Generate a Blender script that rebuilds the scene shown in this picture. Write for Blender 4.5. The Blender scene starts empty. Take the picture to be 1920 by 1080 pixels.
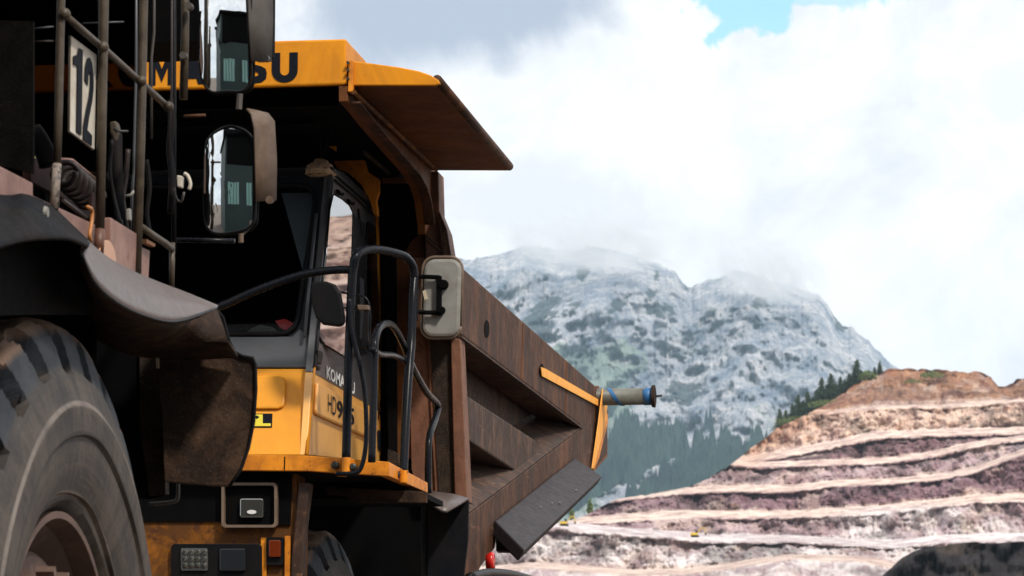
import bpy, bmesh, math, random
import numpy as np
from mathutils import Vector, Matrix
random.seed(7)
C = bpy.context.scene
COL = C.collection
R = math.radians

# ------------------------------------------------------------------ camera
FPX = 6900.0                      # focal length in pixels of a 1920 wide frame
CAMZ = 1.2
PITCH = math.atan(940 / FPX)
YAW = math.atan(965 / FPX * math.cos(PITCH))
cam_d = bpy.data.cameras.new("camera")
cam = bpy.data.objects.new("camera", cam_d); COL.objects.link(cam)
cam.location = (0, 0, CAMZ)
cam.rotation_euler = (math.pi / 2 + PITCH, 0, YAW)
cam_d.sensor_width = 36; cam_d.lens = 36 * FPX / 1920
cam_d.clip_end = 40000; cam_d.clip_start = 0.1
cam_d.dof.use_dof = True; cam_d.dof.focus_distance = 20.6; cam_d.dof.aperture_fstop = 11.0
C.camera = cam
CO = Vector((0, 0, CAMZ))
CR = cam.rotation_euler.to_matrix()

# ------------------------------------------------------------------ world, sun, exposure
SUN_EL, SUN_AZ = R(47), R(138)     # azimuth clockwise from +Y
sun_dir = Vector((math.sin(SUN_AZ) * math.cos(SUN_EL), math.cos(SUN_AZ) * math.cos(SUN_EL), math.sin(SUN_EL)))
sd = bpy.data.lights.new("sun", 'SUN'); sd.energy = 2.9; sd.angle = R(6); sd.color = (1.0, 0.93, 0.84)
so = bpy.data.objects.new("sun", sd); COL.objects.link(so)
so.rotation_euler = sun_dir.to_track_quat('Z', 'Y').to_euler()
C.view_settings.view_transform = 'Standard'; C.view_settings.look = 'None'
C.view_settings.exposure = 0.38; C.view_settings.gamma = 1.0
C.cycles.use_denoising = True
C.cycles.max_bounces = 6; C.cycles.diffuse_bounces = 3; C.cycles.glossy_bounces = 3
C.cycles.transmission_bounces = 4; C.cycles.transparent_max_bounces = 8; C.cycles.volume_bounces = 1
C.cycles.sample_clamp_indirect = 4.0; C.cycles.caustics_reflective = False; C.cycles.caustics_refractive = False

def ray(px, py):
    return (CR @ Vector(((px - 960) / FPX, (540 - py) / FPX, -1))).normalized()

W = bpy.data.worlds.new("World"); C.world = W; W.use_nodes = True
class NT:
    def __init__(s, nt): s.nt = nt; nt.nodes.clear()
    def n(s, t, **k):
        nd = s.nt.nodes.new(t)
        for a, b in k.items():
            if a == 'ins':
                for i, v in b.items():
                    if isinstance(v, bpy.types.NodeSocket): s.nt.links.new(v, nd.inputs[i])
                    else: nd.inputs[i].default_value = v
            else: setattr(nd, a, b)
        return nd
    def math(s, op, a, b=0.0, clamp=False):
        nd = s.n('ShaderNodeMath', operation=op, use_clamp=clamp)
        for i, v in enumerate((a, b)):
            if isinstance(v, bpy.types.NodeSocket): s.nt.links.new(v, nd.inputs[i])
            else: nd.inputs[i].default_value = v
        return nd.outputs[0]
    def mix(s, f, a, b, t='RGBA', blend='MIX'):
        nd = s.n('ShaderNodeMix', data_type=t, blend_type=blend)
        ii = (0, 6, 7) if t == 'RGBA' else (0, 2, 3)
        for i, v in zip(ii, (f, a, b)):
            if isinstance(v, bpy.types.NodeSocket): s.nt.links.new(v, nd.inputs[i])
            elif t == 'RGBA' and i != 0: nd.inputs[i].default_value = (*v[:3], 1)
            else: nd.inputs[i].default_value = v
        return nd.outputs[2 if t == 'RGBA' else 0]
    def ramp(s, f, stops, interp='LINEAR'):
        nd = s.n('ShaderNodeValToRGB'); s.nt.links.new(f, nd.inputs[0])
        cr = nd.color_ramp; cr.interpolation = interp
        while len(cr.elements) < len(stops): cr.elements.new(0.5)
        for e, (p, c) in zip(cr.elements, stops):
            e.position = p; e.color = (c, c, c, 1) if isinstance(c, (int, float)) else (*c[:3], 1)
        return nd.outputs[0]
    def noise(s, vec, scale, detail=4, rough=0.55, dist=0.0):
        nd = s.n('ShaderNodeTexNoise'); s.nt.links.new(vec, nd.inputs['Vector'])
        nd.inputs['Scale'].default_value = scale; nd.inputs['Detail'].default_value = detail
        nd.inputs['Roughness'].default_value = rough; nd.inputs['Distortion'].default_value = dist
        return nd.outputs[0]

w = NT(W.node_tree)
tc = w.n('ShaderNodeTexCoord').outputs['Generated']
sky = w.n('ShaderNodeTexSky', sky_type='NISHITA', sun_disc=False, sun_elevation=SUN_EL, sun_rotation=SUN_AZ, air_density=1.2, dust_density=0.2, ozone_density=1.0)
n1 = w.noise(tc, 9, 7, 0.6, 0.2)
n2 = w.noise(tc, 42, 8, 0.62, 0.1)
n3 = w.noise(tc, 3.5, 3, 0.5)
def near_dir(px, py, sx, sy):
    """soft ellipse on the sky round a direction; sx, sy half sizes in radians"""
    d = ray(px, py)
    rt = Vector((d.y, -d.x, 0)).normalized(); up = rt.cross(d)
    dv = w.n('ShaderNodeVectorMath', operation='DOT_PRODUCT', ins={0: tc, 1: rt}).outputs['Value']
    du = w.n('ShaderNodeVectorMath', operation='DOT_PRODUCT', ins={0: tc, 1: up}).outputs['Value']
    df = w.n('ShaderNodeVectorMath', operation='DOT_PRODUCT', ins={0: tc, 1: d}).outputs['Value']
    a = w.math('POWER', w.math('ABSOLUTE', w.math('DIVIDE', dv, sx)), 2.0)
    b = w.math('POWER', w.math('ABSOLUTE', w.math('DIVIDE', du, sy)), 2.0)
    e = w.math('SQRT', w.math('ADD', a, b))
    e = w.math('ADD', e, w.math('MULTIPLY', w.math('LESS_THAN', df, 0.0), 50.0))
    return e
# blue gap: ellipse distorted by noise
gap = near_dir(1395, -5, 0.0165, 0.0125)
gap = w.math('ADD', gap, w.math('MULTIPLY', w.math('SUBTRACT', w.noise(tc, 75, 7, 0.6, 0.2), 0.5), 2.6))
gapm = w.ramp(gap, [(0.80, 1.0), (1.05, 0.0)])
gap2 = near_dir(1560, -12, 0.018, 0.004)
gap2 = w.math('ADD', gap2, w.math('MULTIPLY', w.math('SUBTRACT', w.noise(tc, 90, 6, 0.6), 0.5), 3.0))
gapm = w.math('MAXIMUM', gapm, w.ramp(gap2, [(0.7, 0.7), (1.0, 0.0)]))
# grey cloud bellies
g1 = near_dir(900, 15, 0.070, 0.024)
g1 = w.math('ADD', g1, w.math('MULTIPLY', w.math('SUBTRACT', w.noise(tc, 22, 6, 0.55, 0.3), 0.5), 2.2))
g1m = w.ramp(g1, [(0.35, 1.0), (1.1, 0.0)], 'EASE')
g2 = near_dir(1900, 190, 0.012, 0.013)
g2 = w.math('ADD', g2, w.math('MULTIPLY', w.math('SUBTRACT', w.noise(tc, 45, 6, 0.6, 0.2), 0.5), 2.4))
g2m = w.math('MULTIPLY', w.ramp(g2, [(0.3, 1.0), (1.2, 0.0)], 'EASE'), 0.18)
g3 = near_dir(1000, 380, 0.05, 0.016)
g3 = w.math('ADD', g3, w.math('MULTIPLY', w.math('SUBTRACT', w.noise(tc, 35, 6, 0.6, 0.2), 0.5), 2.4))
g3m = w.math('MULTIPLY', w.ramp(g3, [(0.3, 1.0), (1.2, 0.0)], 'EASE'), 0.30)
gen = w.math('MULTIPLY', w.ramp(w.noise(tc, 17, 9, 0.62, 0.3), [(0.44, 0.0), (0.68, 1.0)]), 0.52)
grey = w.math('MAXIMUM', w.math('MAXIMUM', g1m, g2m), w.math('MAXIMUM', g3m, gen))
ccol = w.mix(grey, (1.0, 1.0, 1.01), (0.44, 0.50, 0.61))
bgc = w.n('ShaderNodeBackground', ins={0: ccol, 1: 0.90})
# the clear sky behind the cloud deck
bgs = w.n('ShaderNodeBackground', ins={0: w.n('ShaderNodeHueSaturation', ins={0: 0.485, 1: 1.22, 4: sky.outputs[0]}).outputs[0], 1: 0.15})
mxs = w.n('ShaderNodeMixShader', ins={0: gapm, 1: bgc.outputs[0], 2: bgs.outputs[0]})
w.n('ShaderNodeOutputWorld', ins={0: mxs.outputs[0]})

# ------------------------------------------------------------------ pixel rays onto real planes
def onX(px, py, X):
    d = ray(px, py); t = X / d.x; return CO + d * t
def onY(px, py, Y):
    d = ray(px, py); t = Y / d.y; return CO + d * t
def onP(px, py, p0, n):
    d = ray(px, py); t = (p0 - CO).dot(n) / d.dot(n); return CO + d * t
def at_d(px, py, D):
    return CO + ray(px, py) * D

# ------------------------------------------------------------------ noise for terrain
def _h(ix, iy, iz, s):
    n = (ix * 374761393 + iy * 668265263 + iz * 2147483647 + s * 1442695041) & 0xffffffff
    n = ((n ^ (n >> 13)) * 1274126177) & 0xffffffff
    n = n ^ (n >> 16)
    return (n & 0xffff) / 65535.0
def vnoise(x, y, z=0.0, s=1):
    x = np.asarray(x, float); y = np.asarray(y, float); z = np.zeros_like(x) + z
    ix, iy, iz = np.floor(x).astype(np.int64), np.floor(y).astype(np.int64), np.floor(z).astype(np.int64)
    fx, fy, fz = x - ix, y - iy, z - iz
    fx = fx * fx * (3 - 2 * fx); fy = fy * fy * (3 - 2 * fy); fz = fz * fz * (3 - 2 * fz)
    r = 0
    for a in (0, 1):
        for b in (0, 1):
            for c in (0, 1):
                wgt = (fx if a else 1 - fx) * (fy if b else 1 - fy) * (fz if c else 1 - fz)
                r = r + wgt * _h(ix + a, iy + b, iz + c, s)
    return r
def fbm(x, y, z=0.0, o=5, s=1, ridged=False, gain=0.5):
    t = 0; a = 1.0; tot = 0
    for i in range(o):
        v = vnoise(x, y, z, s + i * 17)
        if ridged: v = 1 - np.abs(2 * v - 1)
        t = t + a * v; tot += a; a *= gain
        x = x * 2.03 + 3.1; y = y * 2.03 + 1.7; z = z * 2.03 if not np.isscalar(z) else z * 2.03
    return t / tot

# ------------------------------------------------------------------ materials
def newmat(name):
    m = bpy.data.materials.new(name); m.use_nodes = True
    return m, NT(m.node_tree)
def finish(t, p):
    t.n('ShaderNodeOutputMaterial', ins={0: p.outputs[0]})
def metal(name, base, dirt, amount=0.5, scale=3.0, rough=0.5, streak=1.0, bump=0.15, metallic=0.0, spec=0.5, rust=None, rust_amt=0.0, speck=0.0, coat=0.0):
    """painted / bare steel with dirt film, vertical streaks (streak>1), rust spots and scratches"""
    m, t = newmat(name)
    g = t.n('ShaderNodeNewGeometry').outputs['Position']
    mp = t.n('ShaderNodeMapping', ins={0: g, 3: (streak, streak, 1.0)}).outputs[0]
    k = streak ** 0.45
    mp2 = t.n('ShaderNodeMapping', ins={0: g, 3: (k, k, 1.0)}).outputs[0]
    a = t.noise(mp2, scale, 9, 0.7, 0.6)
    b = t.noise(g, scale * 7, 6, 0.7)
    c = t.noise(mp, scale * 5, 6, 0.7)
    lo = 0.62 - amount * 0.35
    f = t.ramp(a, [(lo - 0.08, 0.0), (lo + 0.16, 1.0)])
    f = t.math('MULTIPLY', f, min(1.0, 0.35 + amount))
    col = t.mix(f, base, dirt)
    f2 = t.ramp(c, [(0.35, 0.0), (0.75, 1.0)])
    col = t.mix(t.math('MULTIPLY', f2, 0.24 * amount), col, tuple(min(1, x * 2.0 + 0.001) for x in dirt))
    if rust:
        rf = t.ramp(t.noise(g, scale * 4, 9, 0.75, 0.4), [(0.60 - 0.14 * rust_amt, 0.0), (0.66 - 0.14 * rust_amt, 1.0)])
        col = t.mix(t.math('MULTIPLY', rf, 0.85), col, rust)
    if streak > 3:      # scraped bright marks and caked dirt
        sc = t.n('ShaderNodeMapping', ins={0: g, 2: (R(35), R(20), 0), 3: (14, 1.2, 14)}).outputs[0]
        scf = t.ramp(t.noise(sc, 2.2, 4, 0.6), [(0.66, 0.0), (0.70, 1.0)])
        col = t.mix(t.math('MULTIPLY', scf, 0.35), col, tuple(min(1, x * 2.2 + 0.02) for x in base))
        ck = t.ramp(t.noise(g, 1.1, 8, 0.7, 0.5), [(0.52, 0.0), (0.64, 1.0)])
        col = t.mix(t.math('MULTIPLY', ck, 0.30), col, (0.085, 0.062, 0.048))
    if speck:
        sf = t.ramp(t.noise(g, scale * 22, 4, 0.7), [(0.60, 0.0), (0.68, 1.0)])
        col = t.mix(t.math('MULTIPLY', sf, speck), col, (0.30, 0.26, 0.22))
    ro = t.mix(b, rough * 0.65, min(1, rough * 1.4), 'FLOAT')
    bh = t.math('ADD', t.math('MULTIPLY', b, 0.5), t.math('MULTIPLY', c, 0.5))
    bp = t.n('ShaderNodeBump', ins={'Strength': bump, 'Distance': 0.01, 'Height': bh})
    p = t.n('ShaderNodeBsdfPrincipled', ins={'Base Color': col, 'Roughness': ro, 'Metallic': metallic, 'Normal': bp.outputs[0]})
    p.inputs['Specular IOR Level'].default_value = spec
    p.inputs['Coat Weight'].default_value = coat; p.inputs['Coat Roughness'].default_value = 0.22
    finish(t, p); return m
def plain(name, col, rough=0.5, metallic=0.0, emit=None, spec=0.5):
    m, t = newmat(name)
    g = t.n('ShaderNodeNewGeometry').outputs['Position']
    a = t.noise(g, 14, 5, 0.6)
    cc = t.mix(t.math('MULTIPLY', a, 0.5), col, tuple(x * 0.6 for x in col))
    p = t.n('ShaderNodeBsdfPrincipled', ins={'Base Color': cc, 'Roughness': rough, 'Metallic': metallic})
    p.inputs['Specular IOR Level'].default_value = spec
    finish(t, p); return m
def glassmat(name, ior=1.6, tint=(0.10, 0.11, 0.12)):
    m, t = newmat(name)
    fr = t.n('ShaderNodeFresnel', ins={0: ior}).outputs[0]
    gl = t.n('ShaderNodeBsdfGlossy', ins={0: (1, 1, 1, 1), 1: 0.01})
    tr = t.n('ShaderNodeBsdfTransparent', ins={0: (*tint, 1)})
    mx = t.n('ShaderNodeMixShader', ins={0: fr, 1: tr.outputs[0], 2: gl.outputs[0]})
    t.n('ShaderNodeOutputMaterial', ins={0: mx.outputs[0]}); return m

M = {}
M['yellow'] = metal('yellow_paint', (0.70, 0.26, 0.006), (0.30, 0.095, 0.012), 0.30, 2.2, 0.5, 1.0, 0.06, spec=0.2, rust=(0.10, 0.035, 0.012), rust_amt=-0.25)
M['yellow_cab'] = metal('cab_yellow_paint', (0.80, 0.33, 0.022), (0.55, 0.21, 0.025), 0.25, 1.6, 0.42, 1.0, 0.04, spec=0.28, rust=(0.14, 0.05, 0.018), rust_amt=-0.5)
M['yellow_dirty'] = metal('dirty_yellow_paint', (0.40, 0.135, 0.008), (0.09, 0.034, 0.008), 0.75, 3.0, 0.6, 1.6, 0.15, spec=0.15, rust=(0.06, 0.022, 0.01), rust_amt=0.4)
M['yellow_orange'] = metal('orange_yellow_paint', (0.75, 0.26, 0.015), (0.34, 0.10, 0.012), 0.45, 5.0, 0.45, 1.5, 0.1, spec=0.25, rust=(0.09, 0.03, 0.01), rust_amt=0.1)
M['rust'] = metal('rust_brown_steel', (0.150, 0.062, 0.028), (0.036, 0.016, 0.009), 0.65, 1.8, 0.62, 6.0, 0.3, spec=0.18, rust=(0.17, 0.07, 0.03), rust_amt=-0.1)
M['rust_smooth'] = metal('rust_brown_paint', (0.19, 0.062, 0.012), (0.075, 0.026, 0.008), 0.5, 1.6, 0.6, 1.0, 0.12, spec=0.18, rust=(0.16, 0.06, 0.02), rust_amt=-0.3)
M['rust_streak'] = metal('streaked_rusty_steel', (0.17, 0.084, 0.044), (0.032, 0.016, 0.010), 0.75, 3.0, 0.62, 7.0, 0.4, spec=0.25, rust=(0.20, 0.09, 0.04), rust_amt=0.0)
M['rust_pink'] = metal('faded_red_brown_paint', (0.30, 0.17, 0.135), (0.15, 0.075, 0.06), 0.55, 3.5, 0.6, 1.0, 0.2, rust=(0.12, 0.04, 0.025), rust_amt=0.1)
M['post_brown'] = metal('brown_painted_post', (0.22, 0.10, 0.060), (0.10, 0.045, 0.027), 0.55, 3.0, 0.6, 4.0, 0.2, spec=0.25, rust=(0.08, 0.03, 0.018), rust_amt=0.1)
M['grit'] = metal('gritty_dark_steel', (0.016, 0.012, 0.010), (0.05, 0.032, 0.022), 0.4, 9.0, 0.9, 1.0, 0.7, spec=0.1, speck=0.5)
M['grey_plate'] = metal('scratched_grey_steel', (0.036, 0.029, 0.032), (0.022, 0.017, 0.019), 0.6, 2.5, 0.5, 3.0, 0.25, spec=0.12, speck=0.12)
M['black'] = metal('black_paint', (0.006, 0.0065, 0.008), (0.012, 0.010, 0.009), 0.4, 4.0, 0.42, 1.0, 0.08, spec=0.08)
M['mesh_black'] = metal('shaded_mesh_steel', (0.002, 0.002, 0.002), (0.007, 0.006, 0.005), 0.5, 8.0, 0.9, 1.0, 0.6, spec=0.03, speck=0.12)  # colour taken down in place of the overhead canopy's shadow
M['matte_black'] = metal('black_and_shade_steel', (0.002, 0.002, 0.0025), (0.004, 0.0035, 0.003), 0.4, 4.0, 0.9, 1.0, 0.2, spec=0.05)  # near-black colour, also puts deep shade into undersides and interiors
M['rail_black'] = metal('black_rail_paint', (0.006, 0.0075, 0.011), (0.010, 0.009, 0.009), 0.35, 8.0, 0.26, 1.0, 0.08, spec=0.12)
M['rail_olive'] = metal('worn_olive_rail_paint', (0.085, 0.064, 0.042), (0.035, 0.026, 0.018), 0.5, 9.0, 0.42, 1.0, 0.2, spec=0.3, rust=(0.15, 0.06, 0.03), rust_amt=-0.2)
M['rail_chipped'] = metal('chipped_rail_paint', (0.05, 0.03, 0.025), (0.26, 0.21, 0.17), 0.55, 11.0, 0.6, 1.0, 0.4, rust=(0.02, 0.015, 0.014), rust_amt=0.6)
M['rail_rust'] = metal('rusty_red_post', (0.14, 0.055, 0.03), (0.07, 0.03, 0.02), 0.5, 9.0, 0.5, 1.0, 0.2)
M['rubber'] = metal('black_rubber', (0.005, 0.0075, 0.011), (0.016, 0.013, 0.012), 0.5, 3.0, 0.6, 1.0, 0.3, spec=0.03)
M['fender_glint'] = metal('glint_fender_steel', (0.090, 0.066, 0.060), (0.075, 0.055, 0.048), 0.5, 3.0, 0.42, 2.0, 0.25, spec=0.5, speck=0.25)  # lightened colour that carries the glint on the upper fender sheets
M['fender_brown'] = metal('mud_caked_fender', (0.078, 0.044, 0.026), (0.018, 0.011, 0.008), 0.6, 5.5, 0.9, 1.0, 1.0, spec=0.1, speck=0.2)
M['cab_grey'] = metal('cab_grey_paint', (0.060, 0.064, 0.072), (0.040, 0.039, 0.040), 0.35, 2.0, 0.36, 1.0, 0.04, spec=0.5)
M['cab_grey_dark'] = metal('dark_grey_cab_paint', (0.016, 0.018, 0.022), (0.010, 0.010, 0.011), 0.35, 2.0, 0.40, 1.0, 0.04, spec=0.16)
M['cab_grey_side_lit'] = metal('glossy_lit_grey_door_paint', (0.085, 0.085, 0.09), (0.05, 0.046, 0.044), 0.35, 2.0, 0.36, 1.0, 0.05, spec=0.5, coat=1.0)  # cab grey lightened for the bright reflection along the side
M['yellow_side_lit'] = metal('glossy_lit_yellow_door_paint', (0.90, 0.45, 0.10), (0.62, 0.29, 0.08), 0.25, 2.4, 0.42, 1.0, 0.05, spec=0.3, coat=1.0)  # cab yellow paled so the side looks lit by grazing reflection
M['mirror_back'] = metal('worn_grey_mirror_shell', (0.24, 0.235, 0.215), (0.15, 0.135, 0.11), 0.4, 6.0, 0.6, 1.0, 0.1, speck=0.35)
M['mirror_rim'] = metal('dusty_brown_rim', (0.16, 0.11, 0.075), (0.09, 0.06, 0.04), 0.4, 8.0, 0.5, 1.0, 0.1)
M['hood_tan'] = metal('dusty_tan_hood', (0.135, 0.090, 0.060), (0.07, 0.038, 0.020), 0.5, 6.0, 0.6, 1.0, 0.15, rust=(0.05, 0.03, 0.02), rust_amt=-0.1)
M['hood_grey'] = metal('dusty_grey_hood', (0.085, 0.072, 0.062), (0.05, 0.042, 0.036), 0.5, 6.0, 0.6, 1.0, 0.15)
M['chrome'] = plain('mirror_glass', (0.9, 0.92, 0.92), 0.015, 1.0)
M['lens'] = plain('lamp_lens', (0.40, 0.40, 0.37), 0.14, 0.9)
M['reflector'] = plain('lamp_reflector', (0.6, 0.6, 0.56), 0.25, 0.9)
M['dark_lens'] = plain('dark_lens', (0.02, 0.022, 0.026), 0.15)
M['amber'] = plain('amber_lens', (0.14, 0.022, 0.005), 0.2)
M['red'] = plain('red_lens', (0.55, 0.015, 0.008), 0.2)
M['bolt'] = metal('dark_bolt_steel', (0.05, 0.06, 0.055), (0.03, 0.025, 0.02), 0.5, 20, 0.4, 1.0, 0.1, metallic=0.5)
M['strap'] = metal('orange_webbing', (0.95, 0.42, 0.06), (0.70, 0.27, 0.035), 0.3, 6.0, 0.6, 1.0, 0.1)
M['pipe'] = metal('weathered_cream_pipe', (0.15, 0.155, 0.13), (0.075, 0.065, 0.05), 0.5, 5.0, 0.5, 1.0, 0.1, rust=(0.13, 0.06, 0.03), rust_amt=0.1)
M['blue'] = plain('blue_tape', (0.015, 0.12, 0.30), 0.5)
M['decal_dark'] = plain('dark_decal', (0.006, 0.008, 0.013), 0.7, spec=0.1)
M['decal_white'] = plain('white_decal', (0.75, 0.73, 0.70), 0.5)
M['sticker'] = plain('yellow_sticker', (0.75, 0.62, 0.03), 0.4)
M['rag'] = metal('dirty_beige_cloth', (0.62, 0.42, 0.25), (0.26, 0.16, 0.09), 0.5, 14.0, 0.95, 1.0, 0.8)
M['paper'] = plain('paper_tag', (0.55, 0.45, 0.32), 0.8)
M['plate_white'] = metal('dirty_white_plate', (0.56, 0.52, 0.44), (0.36, 0.28, 0.20), 0.35, 7.0, 0.55, 1.0, 0.08, rust=(0.20, 0.09, 0.04), rust_amt=-0.2)
M['seat'] = plain('seat_cloth', (0.10, 0.10, 0.07), 0.9)
M['glass'] = glassmat('side_glass', 9.0, (0.05, 0.06, 0.065))
M['windshield'] = glassmat('windscreen_glass', 1.12, (0.8, 0.82, 0.85))
M['peach'] = plain('amber_roundel', (0.55, 0.28, 0.16), 0.35)
M['wire'] = plain('orange_rust_hook', (0.45, 0.17, 0.035), 0.5)
M['coil'] = plain('dusty_spring_steel', (0.035, 0.026, 0.024), 0.45, 0.2, spec=0.3)
M['shed'] = None
M['tint'] = glassmat('dimming_pane_glass', 1.12, (0.15, 0.12, 0.11))  # dark tint for the added dimming pane only
M['yellow_machine'] = plain('machine_yellow', (0.75, 0.50, 0.05), 0.5)
M['teal_pane'] = plain('pale_teal_pane', (0.22, 0.42, 0.38), 0.3)
M['maroon'] = plain('dark_maroon_paint', (0.018, 0.006, 0.005), 0.7, spec=0.15)
M['window_light'] = plain('grey_window_light', (0.13, 0.15, 0.15), 0.8)  # window brightness inside the cab, put in as a grey colour

def tyre_mat():
    m, t = newmat('dusty_tyre_rubber')
    o = t.n('ShaderNodeTexCoord').outputs['Object']
    sep = t.n('ShaderNodeSeparateXYZ', ins={0: o})
    rr = t.math('SQRT', t.math('ADD', t.math('POWER', sep.outputs[1], 2.0), t.math('POWER', sep.outputs[2], 2.0)))
    ang = t.math('ARCTAN2', sep.outputs[2], sep.outputs[1])
    polar = t.n('ShaderNodeCombineXYZ', ins={0: t.math('MULTIPLY', ang, 26.0), 1: t.math('MULTIPLY', rr, 2.2), 2: sep.outputs[0]}).outputs[0]
    polar2 = t.n('ShaderNodeCombineXYZ', ins={0: t.math('MULTIPLY', ang, 1.2), 1: t.math('MULTIPLY', rr, 22.0), 2: sep.outputs[0]}).outputs[0]
    a = t.noise(polar, 0.9, 8, 0.7)
    b = t.noise(o, 3.0, 7, 0.7)
    rings = t.noise(polar2, 1.0, 4, 0.6)
    side = t.ramp(rr, [(0.0, 1.0), (0.80, 1.0), (0.90, 0.0), (1.0, 0.0)])          # sidewall takes the road dust
    side = t.ramp(t.math('DIVIDE', rr, 1.45), [(0.815, 1.0), (0.835, 0.0)])
    col = t.mix(t.ramp(b, [(0.42, 0.0), (0.62, 1.0)]), (0.007, 0.011, 0.018), (0.028, 0.033, 0.042))
    dust = t.mix(t.ramp(t.math('ADD', t.math('MULTIPLY', a, 0.45), t.math('MULTIPLY', t.noise(o, 5.0, 9, 0.75, 0.5), 0.55)), [(0.42, 0.0), (0.58, 1.0)]), (0.022, 0.019, 0.018), (0.066, 0.052, 0.043))
    dust = t.mix(t.math('MULTIPLY', t.ramp(rings, [(0.45, 0.0), (0.60, 1.0)]), 0.35), dust, (0.09, 0.062, 0.042))
    col = t.mix(side, col, dust)
    for r0, w0, cc, f0 in ((1.082, .012, (0.26, 0.22, 0.19), .6), (0.988, .010, (0.010, 0.009, 0.008), .8), (0.795, .012, (0.22, 0.17, 0.13), .5), (1.17, .012, (0.03, 0.03, 0.03), .4)):
        ln_ = t.ramp(t.math('DIVIDE', t.math('ABSOLUTE', t.math('SUBTRACT', rr, r0)), w0), [(0.4, 1.0), (1.0, 0.0)])
        col = t.mix(t.math('MULTIPLY', t.math('MULTIPLY', ln_, f0), t.ramp(b, [(0.35, 0.2), (0.55, 1.0)])), col, cc)
    cap = t.ramp(t.math('ADD', t.math('DIVIDE', rr, 1.45), t.math('MULTIPLY', t.math('SUBTRACT', b, 0.5), 0.06)), [(0.900, 0.0), (0.918, 1.0)])
    col = t.mix(t.math('MULTIPLY', cap, 0.85), col, (0.17, 0.10, 0.062))
    bp = t.n('ShaderNodeBump', ins={'Strength': 0.5, 'Distance': 0.02, 'Height': t.math('ADD', b, t.math('MULTIPLY', rings, 0.4))})
    p = t.n('ShaderNodeBsdfPrincipled', ins={'Base Color': col, 'Roughness': 0.72, 'Normal': bp.outputs[0]})
    finish(t, p); return m
M['tyre'] = tyre_mat()
M['rim'] = metal('rust_dusted_rim', (0.15, 0.085, 0.062), (0.055, 0.033, 0.025), 0.5, 3.0, 0.6, 1.0, 0.2)

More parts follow.
